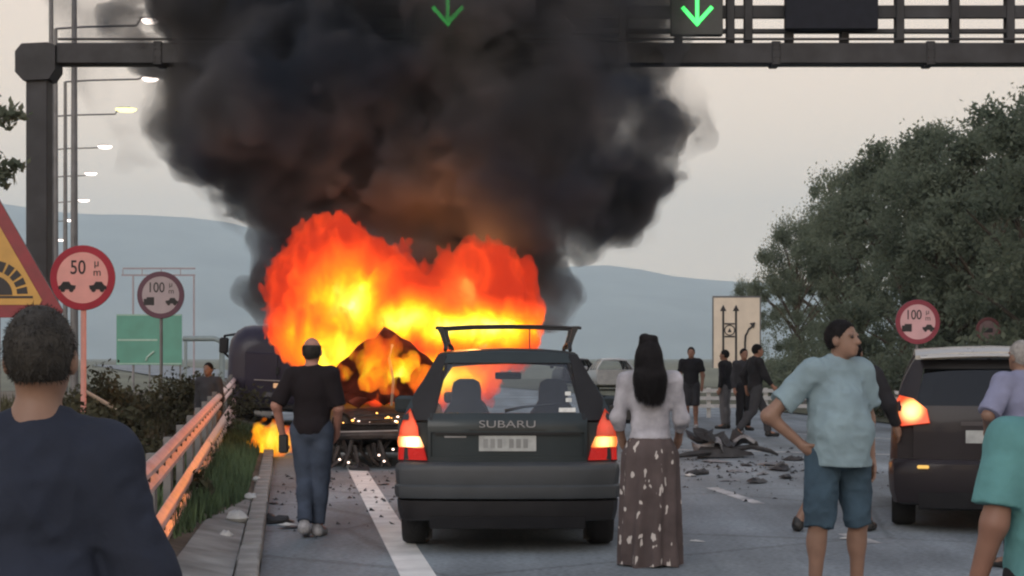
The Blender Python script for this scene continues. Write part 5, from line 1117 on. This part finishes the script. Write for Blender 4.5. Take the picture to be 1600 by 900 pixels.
# bystanders beyond the debris
person('bystander in black polo and shorts standing before the white barrier', X(1080, 39), 39, R(170), 1.76, dict(elL=(-.25, .0, 1.14), elR=(.25, 0, 1.14)), top=BLKC, sleeve=.75, bottom=GREYC, leg=1.05, hem=.86, shoe=SHW, vox=.02, sk=SKD, fat=1.05)
person('bystander in black top and grey trousers before the cream board', X(1133, 38.5), 38.5, R(60), 1.70, dict(), top=BLKC, sleeve=1.9, bottom=GRYT, leg=1.95, hem=.86, shoe=SHB, vox=.02, sk=SKD)
person('bystander in dark clothes standing half behind the walking man', X(1162, 37.5), 37.5, R(200), 1.72, top=GREYC, sleeve=1.9, bottom=BLKC, leg=1.95, hem=.86, shoe=SHB, vox=.02, sk=SKD)
D = F * CH / (684 - 560)
person('man in dark clothes striding across the road past the debris', X(1180, D), D, R(-75), 1.79, dict(hiL=(-.09, .0, .9), hiR=(.09, 0, .9), knL=(-.09, .22, .52), anL=(-.09, .30, .10), toL=(-.1, .46, .05), knR=(.09, -.08, .50), anR=(.09, -.40, .14), toR=(.1, -.28, .035), elL=(-.24, -.14, 1.16), wrL=(-.24, -.08, .92), elR=(.24, .10, 1.15), wrR=(.22, .26, .96), head=(0, .05, 1.62)), top=BLKC, sleeve=1.8, bottom=GREYC, leg=1.95, hem=.86, shoe=SHB, vox=.016, sk=SKD)
# pale blue T-shirt man
D = 11.2
person('heavy man in pale blue T-shirt and denim shorts with hand on hip', X(1306, D), D, R(205), 1.755, dict(elR=(.43, -.10, 1.15), wrR=(.25, -.02, .98), elL=(-.27, -.04, 1.12), wrL=(-.25, .02, .87), head=(-.02, .045, 1.625), neck=(0, .005, 1.475), knL=(-.15, .03, .5), anL=(-.17, -.02, .085), toL=(-.22, .13, .035), knR=(.14, .02, .5), anR=(.145, -.02, .085), toR=(.19, .13, .035), hiL=(-.105, 0, .92), hiR=(.105, 0, .92)), top=PALEB, sleeve=.72, bottom=DEN, leg=1.1, collar=True, hem=.84, shoe=SHW, sk=SK, vox=.009, fat=1.1, belly=.04, boxy=.205, hair=HAIRD, turn=R(25), loose=.02, legloose=.010, foldamp=.022, eyes=True, scalp=-.004)
# dark dressed person behind him
D = 15.6
person('person in dark top and shorts walking behind the man in the pale shirt', X(1332, D), D, R(-20), 1.68, dict(shR=(.185, 0, 1.42), elR=(.33, .0, 1.16), wrR=(.38, .1, .95), knL=(-.27, -.02, .5), anL=(-.47, -.14, .09), toL=(-.51, .02, .035), hiL=(-.1, 0, .92), knR=(.1, .08, .5), anR=(.12, .1, .085), toR=(.14, .25, .035), elL=(-.30, -.05, 1.12), wrL=(-.34, .0, .88)), top=BLKC, sleeve=1.9, bottom=BLKC, leg=.9, hem=.84, shoe=SHB, sk=SK, vox=.011, fat=1.05)
# lavender shirt person on the right
D = 12.9
person('grey haired person in lavender shirt standing by the dark car', X(1597, D), D, R(25), 1.64, dict(elL=(-.36, -.04, 1.18), wrL=(-.20, .16, 1.05), elR=(.36, -.04, 1.18), wrR=(.2, .16, 1.05)), top=LAV, sleeve=.95, bottom=GREYC, leg=1.95, hem=.84, shoe=SHB, sk=SK, vox=.011, fat=1.1, hair=HAIRG, loose=.02)
D = 5.5
person('person in teal T-shirt cut off beside the lavender shirt', X(1656, D), D, R(8), 1.56, dict(shL=(-.175, 0, 1.41), elL=(-.245, -.02, 1.13), wrL=(-.29, .04, .9)), top=TEAL, sleeve=.78, bottom=BLKC, leg=1.95, hem=.8, shoe=SHB, sk=skin('brown', (.20, .105, .075)), vox=.009, fat=1.08, wr=1.05, loose=.016, hair=HAIRD)

# ================================================================== AIR
hz = MB(); hz.box(-9000, 9000, -320, 9500, -14, 830)
m = bpy.data.materials.new('haze_air'); m.use_nodes = True; n = m.node_tree.nodes; n.clear(); o = n.new('ShaderNodeOutputMaterial'); pv = n.new('ShaderNodeVolumePrincipled'); m.node_tree.links.new(pv.outputs[0], o.inputs['Volume'])
pv.inputs['Density'].default_value = 2.1e-4; pv.inputs['Color'].default_value = (.74, .90, 1.0, 1); pv.inputs['Anisotropy'].default_value = 0
hzo = hz.build('haze', m, None, None); tag(hzo, 'thin blue grey evening haze over the whole valley', 'haze', kind='stuff')
